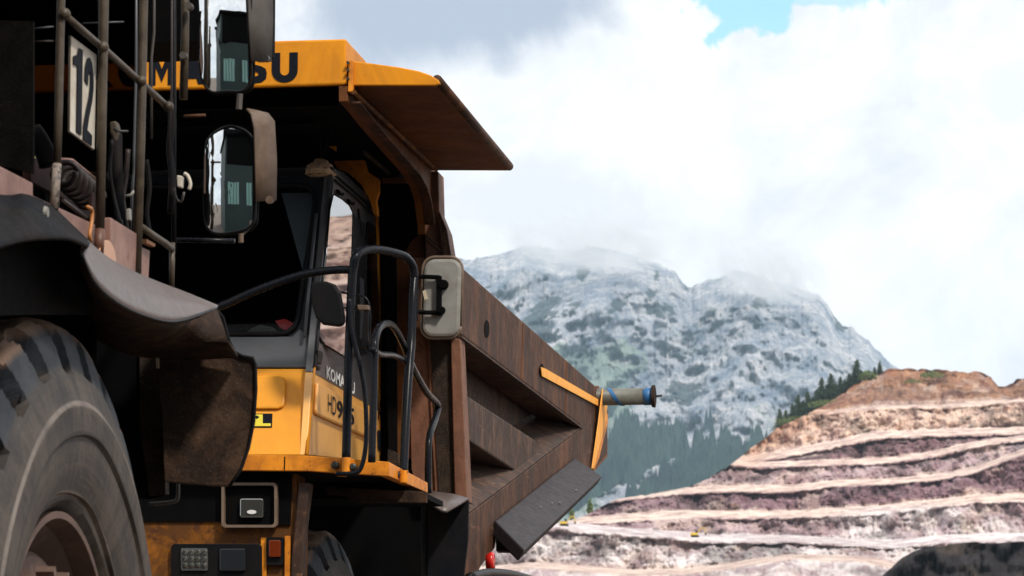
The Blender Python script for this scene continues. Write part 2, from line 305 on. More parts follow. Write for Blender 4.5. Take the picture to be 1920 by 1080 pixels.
# ------------------------------------------------------------------ mesh helpers
class MB:
    def __init__(s): s.bm = bmesh.new()
    def prism(s, pts, off):
        off = Vector(off); a = [s.bm.verts.new(p) for p in pts]; b = [s.bm.verts.new(Vector(p) + off) for p in pts]
        n = len(pts)
        s.bm.faces.new(a); s.bm.faces.new(b[::-1])
        for i in range(n): s.bm.faces.new((a[i], b[i], b[(i + 1) % n], a[(i + 1) % n]))
        return s
    def holed(s, outer, holes, off):
        off = Vector(off)
        tmp = bmesh.new(); edges = []
        for lp in [outer] + holes:
            vs = [tmp.verts.new(p) for p in lp]
            for i in range(len(vs)): edges.append(tmp.edges.new((vs[i], vs[(i + 1) % len(vs)])))
        bmesh.ops.triangle_fill(tmp, use_beauty=True, edges=edges)
        tmp.verts.index_update()
        A = [s.bm.verts.new(v.co) for v in tmp.verts]; B = [s.bm.verts.new(v.co + off) for v in tmp.verts]
        for f in tmp.faces:
            i = [v.index for v in f.verts]
            s.bm.faces.new([A[k] for k in i]); s.bm.faces.new([B[k] for k in i][::-1])
        for e in tmp.edges:
            if len(e.link_faces) == 1:
                i, j = e.verts[0].index, e.verts[1].index
                s.bm.faces.new((A[i], A[j], B[j], B[i]))
        tmp.free(); return s
    def box(s, lo, hi):
        x0, y0, z0 = lo; x1, y1, z1 = hi
        return s.prism([(x0, y0, z0), (x1, y0, z0), (x1, y1, z0), (x0, y1, z0)], (0, 0, z1 - z0))
    def tube(s, pts, r, n=12, r2=None):
        pts = [Vector(p) for p in pts]; rings = []
        prev = None
        for i, p in enumerate(pts):
            if i == 0: t = pts[1] - p
            elif i == len(pts) - 1: t = p - pts[i - 1]
            else: t = (p - pts[i - 1]).normalized() + (pts[i + 1] - p).normalized()
            t.normalize()
            if prev is None:
                u = t.orthogonal().normalized()
            else:
                u = (prev - t * prev.dot(t)).normalized()
            prev = u; v = t.cross(u)
            rad = r if r2 is None else r + (r2 - r) * i / (len(pts) - 1)
            rings.append([s.bm.verts.new(p + (u * math.cos(a) + v * math.sin(a)) * rad) for a in [2 * math.pi * k / n for k in range(n)]])
        for a, b in zip(rings, rings[1:]):
            for k in range(n): s.bm.faces.new((a[k], a[(k + 1) % n], b[(k + 1) % n], b[k]))
        s.bm.faces.new(rings[0][::-1]); s.bm.faces.new(rings[-1]); return s
    def lathe(s, prof, c=(0, 0, 0), axis='X', n=48, closed=False):
        c = Vector(c); rings = []
        for (a, r) in prof:
            ring = []
            for k in range(n):
                th = 2 * math.pi * k / n; q = (a, r * math.cos(th), r * math.sin(th))
                if axis == 'Y': q = (q[1], q[0], q[2])
                if axis == 'Z': q = (q[1], q[2], q[0])
                ring.append(s.bm.verts.new(c + Vector(q)))
            rings.append(ring)
        pairs = list(zip(rings, rings[1:]))
        if closed: pairs.append((rings[-1], rings[0]))
        for a, b in pairs:
            for k in range(n): s.bm.faces.new((a[k], a[(k + 1) % n], b[(k + 1) % n], b[k]))
        if not closed:
            s.bm.faces.new(rings[0][::-1]); s.bm.faces.new(rings[-1])
        return s
    def grid(s, rows):
        vs = [[s.bm.verts.new(p) for p in r] for r in rows]
        for a, b in zip(vs, vs[1:]):
            for k in range(len(a) - 1): s.bm.faces.new((a[k], a[k + 1], b[k + 1], b[k]))
        return s
    def build(s, name, mat, parent=None, smooth=False, bevel=0.0, solid=0.0, root=None):
        bmesh.ops.recalc_face_normals(s.bm, faces=s.bm.faces)
        org = Vector((0, 0, 0))
        if parent is not None:
            q = parent
            while q is not None: org += q.location; q = q.parent
        else:
            if root is None and len(s.bm.verts):
                cs = [v.co for v in s.bm.verts]
                root = Vector((sum(c.x for c in cs) / len(cs), sum(c.y for c in cs) / len(cs), min(c.z for c in cs)))
            org = Vector(root)
        for v in s.bm.verts: v.co -= org
        me = bpy.data.meshes.new(name); s.bm.to_mesh(me); s.bm.free()
        if smooth:
            for p in me.polygons: p.use_smooth = True
        o = bpy.data.objects.new(name, me); COL.objects.link(o)
        if parent is None: o.location = org
        else: o.parent = parent
        if isinstance(mat, (list, tuple)):
            for q in mat: me.materials.append(q)
        else: me.materials.append(mat)
        if solid: 
            md = o.modifiers.new('thick', 'SOLIDIFY'); md.thickness = solid; md.offset = 0
        if bevel:
            md = o.modifiers.new('edge', 'BEVEL'); md.width = bevel; md.segments = 2; md.limit_method = 'ANGLE'; md.angle_limit = R(40)
            md.harden_normals = False
        return o
def tag(o, label=None, cat=None, group=None, kind=None):
    if label: o['label'] = label
    if cat: o['category'] = cat
    if group: o['group'] = group
    if kind: o['kind'] = kind
    return o
def empty(name, loc):
    o = bpy.data.objects.new(name, None); COL.objects.link(o); o.location = loc; o.empty_display_size = 0.2; return o
def pl(ptsxy, f): return [f(*p) for p in ptsxy]
def rrect(cx, cy, hw, hh, r, n=5):
    """rounded rectangle as 2d points"""
    out = []
    for (sx, sy, a0) in ((1, 1, 0), (-1, 1, 90), (-1, -1, 180), (1, -1, 270)):
        for k in range(n + 1):
            a = R(a0 + 90 * k / n); out.append((cx + sx * (hw - r) + r * math.cos(a), cy + sy * (hh - r) + r * math.sin(a)))
    return out
def smooth_path(pts, n=6):
    pts = [Vector(p) for p in pts]; P = [pts[0]] + pts + [pts[-1]]; out = []
    for i in range(1, len(P) - 2):
        for k in range(n):
            t = k / n; a, b, c, d = P[i - 1], P[i], P[i + 1], P[i + 2]
            out.append(0.5 * ((2 * b) + (-a + c) * t + (2 * a - 5 * b + 4 * c - d) * t * t + (-a + 3 * b - 3 * c + d) * t ** 3))
    out.append(pts[-1]); return out
def text_obj(name, txt, mat, parent, origin, xdir, zdir, height, width=None, embolden=0.0, depth=0.003, shear=0.0):
    cu = bpy.data.curves.new(name, 'FONT'); cu.body = txt; cu.size = 1.0; cu.offset = embolden; cu.extrude = 0.0; cu.resolution_u = 4
    tmp = bpy.data.objects.new('tmp', cu); COL.objects.link(tmp)
    dg = bpy.context.evaluated_depsgraph_get(); dg.update()
    me = bpy.data.meshes.new_from_object(tmp.evaluated_get(dg))
    bpy.data.objects.remove(tmp); bpy.data.curves.remove(cu)
    xs = [v.co.x for v in me.vertices]; ys = [v.co.y for v in me.vertices]
    x0, x1, y0, y1 = min(xs), max(xs), min(ys), max(ys)
    X = Vector(xdir).normalized(); Z = Vector(zdir).normalized(); N = X.cross(Z)
    sy = height / (y1 - y0); sx = (width / (x1 - x0)) if width else sy
    org = Vector((0, 0, 0)); q = parent
    while q is not None: org += q.location; q = q.parent
    for v in me.vertices:
        a, b = (v.co.x - x0) * sx, (v.co.y - y0) * sy
        v.co = Vector(origin) + X * a + Z * b + N * depth - org
    me.name = name; me.materials.clear(); me.materials.append(mat)
    o = bpy.data.objects.new(name, me); COL.objects.link(o); o.parent = parent
    return o

# ------------------------------------------------------------------ ground and terrain
def ground():
    m, t = newmat('gravel_ground')
    g = t.n('ShaderNodeNewGeometry').outputs['Position']
    a = t.noise(g, 0.35, 8, 0.65); b = t.noise(g, 9, 6, 0.7)
    col = t.mix(a, (0.09, 0.07, 0.055), (0.17, 0.135, 0.11))
    col = t.mix(t.math('MULTIPLY', b, 0.4), col, (0.06, 0.05, 0.045))
    bp = t.n('ShaderNodeBump', ins={'Strength': 0.6, 'Distance': 0.05, 'Height': b})
    p = t.n('ShaderNodeBsdfPrincipled', ins={'Base Color': col, 'Roughness': 0.95, 'Normal': bp.outputs[0]})
    finish(t, p)
    mb = MB()
    xs = np.concatenate([np.linspace(-9000, -60, 14), np.linspace(-40, 40, 30), np.linspace(60, 9000, 14)])
    ys = np.concatenate([np.linspace(-9000, -60, 12), np.linspace(-40, 60, 34), np.linspace(90, 9000, 16)])
    rows = [[Vector((x, y, 0.0)) for x in xs] for y in ys]
    mb.grid(rows); o = mb.build('ground', m, root=(0, 0, 0)); tag(o, kind='structure')
ground()

def interp(px, kn):
    xs = [k[0] for k in kn]; ys = [k[1] for k in kn]
    return np.interp(px, xs, ys)

def rays_np(px, py):
    a = (px - 960) / FPX; b = (540 - py) / FPX
    Rm = np.array(CR); v = np.stack([a, b, -np.ones_like(a)], -1) @ Rm.T
    return v     # depth-normalised: camera depth = scale
def mesh_from_grid(name, P, mat, smooth=True, cols=None, kind='structure', org=None):
    nr, nc, _ = P.shape
    org = np.array(org if org is not None else P.reshape(-1, 3).mean(0))
    me = bpy.data.meshes.new(name)
    idx = np.arange(nr * nc).reshape(nr, nc)
    f = np.stack([idx[:-1, :-1], idx[:-1, 1:], idx[1:, 1:], idx[1:, :-1]], -1).reshape(-1, 4)
    me.vertices.add(nr * nc); me.vertices.foreach_set('co', (P.reshape(-1, 3) - org).astype(np.float32).ravel())
    me.loops.add(f.size); me.loops.foreach_set('vertex_index', f.astype(np.int32).ravel())
    me.polygons.add(len(f)); me.polygons.foreach_set('loop_start', np.arange(0, f.size, 4, dtype=np.int32))
    me.polygons.foreach_set('loop_total', np.full(len(f), 4, dtype=np.int32))
    me.update(calc_edges=True)
    me.polygons.foreach_set('use_smooth', np.full(len(f), smooth))
    if cols is not None:
        at = me.color_attributes.new('rock', 'FLOAT_COLOR', 'POINT')
        c4 = np.concatenate([cols.reshape(-1, 3), np.ones((nr * nc, 1))], 1).astype(np.float32)
        at.data.foreach_set('color', c4.ravel())
    me.materials.append(mat)
    o = bpy.data.objects.new(name, me); COL.objects.link(o); o.location = org
    if kind: o['kind'] = kind
    return o

# quarry hill: each knot row is a bench crest or toe, with its own distance
SKYL = [(200, 1120), (700, 1015), (880, 1003), (1000, 992), (1060, 978), (1100, 965), (1150, 937), (1230, 925), (1290, 914), (1330, 897), (1372, 868), (1395, 852), (1428, 826), (1460, 800), (1500, 782),
        (1530, 768), (1570, 742), (1600, 722), (1640, 697), (1660, 692), (1700, 690), (1760, 692), (1800, 697), (1835, 696), (1858, 704), (1872, 724), (1886, 723), (1905, 712), (1925, 706),
        (2100, 660), (2500, 560), (2900, 460), (3300, 395), (3800, 330), (5000, 190), (7000, 40), (9000, 20)]
def far_rise(kn, top):      # benches climb to the right of the frame with the skyline
    return kn + [(2500, kn[-1][1] - (706 - 560) * top), (3300, kn[-1][1] - (706 - 395) * top), (5000, kn[-1][1] - (706 - 190) * top), (7000, kn[-1][1] - (706 - 40) * top), (9000, kn[-1][1] - (706 - 20) * top)]
LA = far_rise([(200, 700), (1560, 775), (1640, 766), (1700, 764), (1780, 763), (1850, 756), (1920, 752)], 0.95)
LB = far_rise([(200, 900), (1400, 868), (1500, 850), (1555, 839), (1633, 822), (1750, 816), (1920, 811)], 0.9)
LC = far_rise([(200, 900), (1371, 868), (1400, 875), (1517, 873), (1672, 866), (1750, 855), (1828, 836), (1920, 824)], 0.85)
LD = far_rise([(200, 980), (1150, 937), (1236, 928), (1346, 919), (1480, 919), (1555, 911), (1672, 906), (1760, 898), (1828, 885), (1920, 852)], 0.8)
LE = far_rise([(200, 1120), (1060, 985), (1094, 981), (1283, 969), (1472, 968), (1633, 962), (1750, 950), (1828, 941), (1920, 939)], 0.6)
LF = far_rise([(200, 1130), (1047, 990), (1126, 999), (1252, 1008), (1346, 1015), (1480, 1015), (1672, 1026), (1750, 1017), (1920, 1013)], 0.5)
LG = far_rise([(200, 1160), (880, 1078), (1000, 1066), (1190, 1079), (1283, 1078), (1378, 1065), (1480, 1050), (1600, 1052), (1672, 1064), (1920, 1075)], 0.4)
def quarry():
    px = np.concatenate([np.arange(300, 880, 8), np.arange(880, 1960, 1.6), np.arange(1960, 9000, 16)]).astype(float)
    sky_y = interp(px, SKYL)
    PALE = np.array((0.88, 0.70, 0.59)); WHITE = np.array((0.93, 0.86, 0.84)); PINK = np.array((0.78, 0.60, 0.60)); PURP = np.array((0.36, 0.215, 0.245))
    ORAN = np.array((0.56, 0.27, 0.13)); BROWN = np.array((0.25, 0.125, 0.075))
    # (crest curve, crest distance, bench depth, bench lift px, face colour below the crest, bench colour, face depth)
    rows = []   # from bottom to top: (y, D, colour, rough amplitude)
    def add(y, D, col, amp, n): rows.append((y, D, col, amp, n))
    z0 = np.zeros_like(px)
    add(z0 + 1500, 300, PALE, 0.0, 0)
    add(z0 + 1250, 560, PINK, 1.0, 8)
    def bench(kn, D, depth, lift, face, flat, nface):
        y = interp(px, kn)
        add(y + 3, D, face, 1.0, nface)
        add(y, D + 2, flat, 0.35, 1)
        add(y - lift, D + depth, flat, 0.3, 4)
    bench(LG, 690, 90, 12, WHITE * 0.8 + PINK * 0.2, PALE, 26)
    bench(LF, 790, 80, 14, WHITE * 0.9 + PINK * 0.1, WHITE, 34)
    bench(LE, 880, 75, 14, PURP * 0.45 + PINK * 0.55, PALE * 1.1, 28)
    bench(LD, 965, 70, 10, PURP, PALE * 1.1, 34)
    bench(LC, 1045, 56, 10, PURP * 0.35 + PINK * 0.65, PALE * 1.15, 26)
    bench(LB, 1110, 78, 12, PURP * 0.8 + BROWN * 0.2, PALE * 1.1, 26)
    bench(LA, 1200, 40, 5, PALE * 0.8 + ORAN * 0.3, PALE, 30)
    add(sky_y, 1290, BROWN * 0.6 + ORAN * 0.4, 0.8, 34)
    add(sky_y + 30, 1500, BROWN, 0.8, 6)
    Y = []; D = []; CC = []; A = []
    for i, (y, d, c, amp, n) in enumerate(rows):
        if i == 0: Y.append(y); D.append(z0 + d); CC.append(np.tile(c, (len(px), 1))); A.append(z0 + amp); continue
        y0, d0, c0, a0, _ = rows[i - 1]
        for k in range(1, n + 1):
            t = k / n; last = (k == n)
            Y.append(y0 + (y - y0) * t); D.append(z0 + d0 + (d - d0) * t)
            cc = c if t > 0.12 or i == 0 else c * 0.5 + c0 * 0.5
            CC.append(np.tile(cc, (len(px), 1))); A.append(z0 + amp * (1 if not last else 0.4))
    Y = np.array(Y); D = np.array(D); CC = np.array(CC); A = np.array(A)
    PXg = np.tile(px, (Y.shape[0], 1))
    V = rays_np(PXg, Y); P0 = V * D[..., None]
    # crumbly faces: push along the view depth and up/down
    nA = fbm(P0[..., 0] / 15, P0[..., 1] / 60, P0[..., 2] / 11, 6, 3, True, 0.62) - 0.5
    nB = fbm(P0[..., 0] / 2.4, P0[..., 1] / 14, P0[..., 2] / 3.6, 4, 9, False, 0.65) - 0.5
    nC = fbm(P0[..., 0] / 60, P0[..., 1] / 90, P0[..., 2] / 60, 3, 21) - 0.5
    Dd = D + A * (nA * 15 + nB * 9)
    lip = (fbm(PXg / 9.0, Y * 0 + 2.0 + D / 100.0, 0, 4, 71) - 0.5) * 9 * ((A < 0.45) & (A > 0.32))
    Yd = Y + lip + nC * 7 + (nB * 9 + nA * 8) * np.where(A > 0.45, 1.0, 0.35)
    top = np.maximum(Yd, sky_y[None, :] + (fbm(PXg / 22, z0[None, :] + 3.3, 0, 4, 5) - 0.5) * 7)
    top[-6:] = np.maximum(top[-6:], (Y)[-6:])
    Yd = np.where(np.arange(Y.shape[0])[:, None] < Y.shape[0] - 6, top, np.maximum(Yd, sky_y + 4))
    P = rays_np(PXg, Yd) * Dd[..., None] + np.array(CO)
    # colour drift: orange towards the crest on the left, purple seams
    sh = fbm(P0[..., 0] / 45, P0[..., 2] / 9, 0, 4, 31)
    sh = np.clip((sh - 0.42) * 4, 0, 1)[..., None]
    CC = CC * (1 - 0.35 * sh) + (CC * 0.55 + PINK * 0.25) * 0.35 * sh
    edge = np.clip(1 - (Y - sky_y[None, :]) / 55, 0, 1)[..., None] * np.clip((1920 - PXg) / 500, 0, 1)[..., None] * np.clip((PXg - 1360) / 60, 0, 1)[..., None]
    CC = CC * (1 - 0.75 * edge) + (ORAN * 1.1) * 0.75 * edge
    # white quarry dust tongue on the E face right of the middle
    wt = np.clip(1 - np.abs(PXg - 1740) / 190, 0, 1) * np.clip(1 - np.abs(Y - 985) / 42, 0, 1)
    wt = np.clip(wt * 4, 0, 1)[..., None]
    CC = CC * (1 - wt * 0.85) + WHITE * 1.05 * wt * 0.85
    # darker blocky rock in patches of the cut faces
    blot = np.clip((fbm(P0[..., 0] / 9, P0[..., 2] / 5, P0[..., 1] / 200, 5, 57, False, 0.7) - 0.48) * 8, 0, 1) * np.clip((A - 0.4) * 2, 0, 1)
    CC = CC * (1 - 0.50 * blot[..., None])
    brt = np.clip((fbm(P0[..., 0] / 6, P0[..., 2] / 4, P0[..., 1] / 200, 4, 83) - 0.55) * 7, 0, 1) * np.clip((A - 0.4) * 2, 0, 1)
    CC = CC * (1 - 0.5 * brt[..., None]) + PALE * 0.5 * brt[..., None]
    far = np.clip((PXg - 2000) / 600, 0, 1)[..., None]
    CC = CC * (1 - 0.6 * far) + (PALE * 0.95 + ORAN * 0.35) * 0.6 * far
    m, t = newmat('quarry_rock')
    g = t.n('ShaderNodeNewGeometry')
    vc = t.n('ShaderNodeVertexColor', layer_name='rock').outputs[0]
    mp = t.n('ShaderNodeMapping', ins={0: g.outputs['Position'], 3: (1, .4, 1.0)}).outputs[0]
    a = t.noise(mp, 0.14, 9, 0.72, 0.8); b = t.noise(mp, 0.5, 6, 0.7)
    nz = t.n('ShaderNodeSeparateXYZ', ins={0: g.outputs['Normal']}).outputs[2]
    flat = t.ramp(nz, [(0.55, 0.0), (0.85, 1.0)])
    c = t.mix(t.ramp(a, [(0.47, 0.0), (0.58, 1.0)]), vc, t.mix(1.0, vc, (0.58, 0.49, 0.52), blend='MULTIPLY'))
    c = t.mix(t.math('MULTIPLY', t.ramp(b, [(0.54, 0.0), (0.68, 1.0)]), 0.30), c, (0.70, 0.60, 0.53))
    c = t.mix(t.math('MULTIPLY', t.ramp(t.noise(mp, 0.22, 5, 0.7, 0.6), [(0.50, 0.0), (0.62, 1.0)]), 0.5), c, t.mix(1.0, c, (0.40, 0.30, 0.30), blend='MULTIPLY'))
    bp = t.n('ShaderNodeBump', ins={'Strength': 1.0, 'Distance': 3.0, 'Height': t.math('ADD', a, t.math('MULTIPLY', b, 0.3))})
    p = t.n('ShaderNodeBsdfPrincipled', ins={'Base Color': c, 'Roughness': 0.95, 'Normal': bp.outputs[0]})
    finish(t, p)
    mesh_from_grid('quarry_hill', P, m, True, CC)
quarry()

def rock_mound():
    px = np.arange(1500, 2500, 3.0); z0 = np.zeros_like(px)
    topy = interp(px, [(1500, 1180), (1600, 1120), (1640, 1088), (1668, 1064), (1690, 1046), (1712, 1032), (1740, 1024), (1780, 1018), (1828, 1013), (1850, 1016), (1920, 1013), (2200, 1000), (2500, 1040)])
    n = 46; Y = []; D = []
    for k in range(n):
        t = k / (n - 1); Y.append(1500 + (topy - 1500) * t); D.append(z0 + 430 + 60 * t ** 1.5)
    for k in range(1, 6): Y.append(topy + 1.2 * k); D.append(z0 + 490 + k * 14)
    Y = np.array(Y); D = np.array(D); PXg = np.tile(px, (len(Y), 1))
    V = rays_np(PXg, Y) * D[..., None]
    nn = fbm(V[..., 0] / 8, V[..., 1] / 30, V[..., 2] / 8, 6, 41, True, 0.62) - 0.5
    Dd = D + nn * 40; Yd = np.maximum(Y + nn * 10, topy[None, :] + nn * 16)
    P = rays_np(PXg, Yd) * Dd[..., None] + np.array(CO)
    m, t = newmat('shaded_bench_rock')  # dark colour puts in the shade of a shadowed bench
    g = t.n('ShaderNodeNewGeometry').outputs['Position']
    a = t.noise(g, 0.07, 4, 0.6); b = t.noise(g, 0.6, 8, 0.7)
    c = t.mix(t.ramp(a, [(0.5, 0.0), (0.64, 1.0)]), (0.026, 0.015, 0.016), (0.12, 0.075, 0.045))
    c = t.mix(t.ramp(b, [(0.45, 0.0), (0.6, 0.7)]), c, (0.012, 0.008, 0.010))
    bp = t.n('ShaderNodeBump', ins={'Strength': 1.0, 'Distance': 3.5, 'Height': b})
    p = t.n('ShaderNodeBsdfPrincipled', ins={'Base Color': c, 'Roughness': 0.95, 'Normal': bp.outputs[0]})
    finish(t, p)
    mesh_from_grid('rock_terrain', P, m)
rock_mound()

# mountain wall
RIDGE = [(-2500, 900), (-400, 620), (300, 560), (600, 520), (760, 500), (870, 490), (905, 487), (940, 476), (965, 464), (985, 459), (1010, 461), (1035, 474), (1060, 470), (1100, 462), (1150, 468), (1200, 482), (1235, 492), (1265, 508), (1280, 528), (1290, 538),
         (1310, 528), (1345, 516), (1375, 510), (1400, 512), (1430, 522), (1460, 533), (1500, 541), (1530, 552), (1550, 568), (1563, 588), (1578, 612), (1590, 617), (1600, 611), (1618, 634), (1640, 655), (1665, 678), (1700, 706),
         (1800, 780), (2000, 860), (2600, 900), (4500, 950)]
def mountain():
    px = np.concatenate([np.arange(-2500, 500, 25), np.arange(500, 850, 5), np.arange(850, 1720, 1.3), np.arange(1720, 4500, 25)]).astype(float)
    ry = interp(px, RIDGE) + (fbm(px / 24, px * 0 + 1.5, 0, 6, 77, False, 0.62) - 0.5) * 26
    n = 330; z0 = np.zeros_like(px)
    T = np.linspace(0, 1, n)
    Y = np.array([ry + (1440 - ry) * t for t in T])
    D0 = np.array([z0 + 7400 - 4300 * t ** 0.85 for t in T])
    PXg = np.tile(px, (n, 1))
    V = rays_np(PXg, Y) * D0[..., None]
    x, z = V[..., 0], V[..., 2]
    wx = (fbm(x / 700, z / 700, 0, 3, 5) - 0.5) * 500
    r1 = fbm((x + wx) / 620, (z + wx * 0.5) / 900, 0, 7, 11, True, 0.56)
    r2 = fbm((x - z * 0.35) / 170, (z) / 340, 0, 5, 23, True, 0.55)
    r3 = fbm(x / 40, z / 60, 0, 4, 29, False, 0.6)
    fade = np.clip(T[:, None] * 12, 0.0, 1)
    r4 = fbm((x + z * .5) / 95, (z - x * .3) / 160, 0, 5, 35, True, 0.6)
    disp = fade * (-(r1 - 0.5) * 1250 - (r2 - 0.5) * 420 - (r3 - 0.5) * 200 - (r4 - 0.5) * 260)
    Yd = Y + fade * ((r2 - 0.5) * -16 + (r3 - 0.5) * 6)
    P = rays_np(PXg, Yd) * (D0 + disp)[..., None] + np.array(CO)
    # rock fraction: high = bare limestone, low = wooded
    tt = T[:, None] + 0 * PXg
    veg = np.clip(0.5 + (tt - 0.30) * 2.6 + (fbm(x / 260, z / 380, 0, 5, 51) - 0.5) * 3.4, 0, 1)
    sp = np.clip((fbm(x / 70, z / 110, 0, 4, 63) - 0.56) * 9, 0, 1) * 0.9
    cols = np.stack([veg, sp, r2], -1)
    m, t = newmat('limestone_mountain')
    g = t.n('ShaderNodeNewGeometry')
    vc = t.n('ShaderNodeSeparateColor', ins={0: t.n('ShaderNodeVertexColor', layer_name='rock').outputs[0]})
    mp = t.n('ShaderNodeMapping', ins={0: g.outputs['Position'], 2: (0, R(28), 0), 3: (1, 0.3, 0.62)}).outputs[0]
    a = t.noise(mp, 0.016, 10, 0.74, 0.15); b = t.noise(mp, 0.075, 8, 0.78, 0.0); c3 = t.noise(mp, 0.013, 9, 0.72, 0.1)
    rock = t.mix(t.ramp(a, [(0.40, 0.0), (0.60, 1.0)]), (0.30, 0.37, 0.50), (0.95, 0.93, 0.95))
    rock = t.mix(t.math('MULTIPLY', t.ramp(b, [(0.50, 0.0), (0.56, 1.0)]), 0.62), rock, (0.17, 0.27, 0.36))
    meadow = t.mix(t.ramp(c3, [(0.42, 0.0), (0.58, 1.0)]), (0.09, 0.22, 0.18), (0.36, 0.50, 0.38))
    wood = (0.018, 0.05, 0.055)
    vsum = t.math('ADD', vc.outputs[0], t.math('MULTIPLY', t.math('SUBTRACT', c3, 0.5), 1.6))
    vf = t.ramp(vsum, [(0.50, 0.0), (0.60, 1.0)])
    c = t.mix(t.math('MULTIPLY', vf, 0.72), rock, meadow)
    wf = t.ramp(t.math('ADD', t.math('MULTIPLY', vc.outputs[1], 0.8), t.math('MULTIPLY', t.math('SUBTRACT', b, 0.5), 1.6)), [(0.42, 0.0), (0.62, 1.0)])
    c = t.mix(t.math('MULTIPLY', wf, 0.88), c, wood)
    bp = t.n('ShaderNodeBump', ins={'Strength': 0.9, 'Distance': 70.0, 'Height': t.math('ADD', a, t.math('MULTIPLY', b, 0.4))})
    p = t.n('ShaderNodeBsdfPrincipled', ins={'Base Color': c, 'Roughness': 0.95, 'Normal': bp.outputs[0]})
    finish(t, p)
    mesh_from_grid('mountain', P, m, True, cols)
    return px, P, veg
MPX, MP, MV = mountain()

def conifer_mesh(h, rad, tiers, seed, bm=None, base=Vector((0, 0, 0)), seg=10):
    rnd = random.Random(seed); own = bm is None
    if own: bm = bmesh.new()
    for k in range(tiers):
        t = k / tiers
        zt = h * (0.10 + 0.90 * (t + 1.55 / tiers)); zb = h * (0.10 + 0.90 * t) 
        zt = min(zt, h)
        r = rad * (1 - t) ** 0.85 + 0.02 * h
        top = bm.verts.new(base + Vector((rnd.uniform(-.02, .02) * h, rnd.uniform(-.02, .02) * h, zt)))
        ring = []
        ph = rnd.uniform(0, 6)
        for i in range(seg * 2):
            a = ph + math.pi * i / seg
            rr = r * (rnd.uniform(0.85, 1.25) if i % 2 == 0 else rnd.uniform(0.45, 0.65))
            ring.append(bm.verts.new(base + Vector((rr * math.cos(a), rr * math.sin(a), zb + (rnd.uniform(-0.03, 0.01) * h if i % 2 == 0 else rnd.uniform(0.01, 0.035) * h)))))
        for i in range(len(ring)): bm.faces.new((top, ring[i], ring[(i + 1) % len(ring)]))
    return bm
def needle_mat(name, a, b, sc):
    m, t = newmat(name)
    g = t.n('ShaderNodeNewGeometry').outputs['Position']
    f = t.ramp(t.noise(g, sc, 5, 0.7), [(0.35, 0.0), (0.65, 1.0)])
    p = t.n('ShaderNodeBsdfPrincipled', ins={'Base Color': t.mix(f, a, b), 'Roughness': 0.9})
    finish(t, p); return m
M['needles'] = needle_mat('conifer_needles', (0.007, 0.020, 0.010), (0.03, 0.055, 0.018), 0.8)
M['leaves'] = needle_mat('broad_leaves', (0.05, 0.09, 0.02), (0.13, 0.16, 0.045), 0.9)
M['bark'] = plain('bark', (0.05, 0.035, 0.025), 0.95)
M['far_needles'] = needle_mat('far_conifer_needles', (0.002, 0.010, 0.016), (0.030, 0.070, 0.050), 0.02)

def far_wood():
    rng = np.random.default_rng(5); rnd = random.Random(5); bm = bmesh.new()
    nr, nc, _ = MP.shape
    cols = np.where((MPX > 1040) & (MPX < 1440))[0]
    I = rng.integers(int(nr * 0.24), int(nr * 0.52), 90000); J = cols[rng.integers(0, len(cols), 90000)]
    Q = MP[I, J]; tq = I / nr; xq = MPX[J]
    dens = fbm(Q[:, 0] / 150.0, Q[:, 2] / 500.0, 0, 4, 91)
    edge = 0.30 + 0.0004 * np.clip(xq - 1150, 0, 180) + (fbm(xq / 26.0, tq * 0 + .5, 0, 3, 12) - 0.5) * 0.22 + 0.00035 * np.clip(1200 - xq, 0, 200)
    gaps = fbm(Q[:, 0] / 70.0, Q[:, 2] / 150.0, 0, 4, 91, False, 0.6)
    thr = 0.465 + 0.07 * np.clip((1270 - xq) / 100, 0, 1)
    ok = np.where((tq > edge) & (gaps > thr))[0][:8500]
    print('FOREST', len(ok))
    for k in ok:
        h = rnd.uniform(20, 44)
        b = Vector(Q[k]) - Vector((0, 0, 3)); r = h * 0.15
        top = bm.verts.new(b + Vector((0, 0, h)))
        ring = [bm.verts.new(b + Vector((r * math.cos(a) * rnd.uniform(.7, 1.2), r * math.sin(a), rnd.uniform(0, 2)))) for a in (0.3, 1.5, 2.8, 4.1, 5.3)]
        for q in range(5): bm.faces.new((top, ring[q], ring[(q + 1) % 5]))
    me = bpy.data.meshes.new('forest'); bm.to_mesh(me); bm.free(); me.materials.append(M['far_needles'])
    o = bpy.data.objects.new('forest', me); COL.objects.link(o)
    tag(o, 'dense blue-green conifer forest on the lower mountain slope', 'forest', kind='stuff')
far_wood()

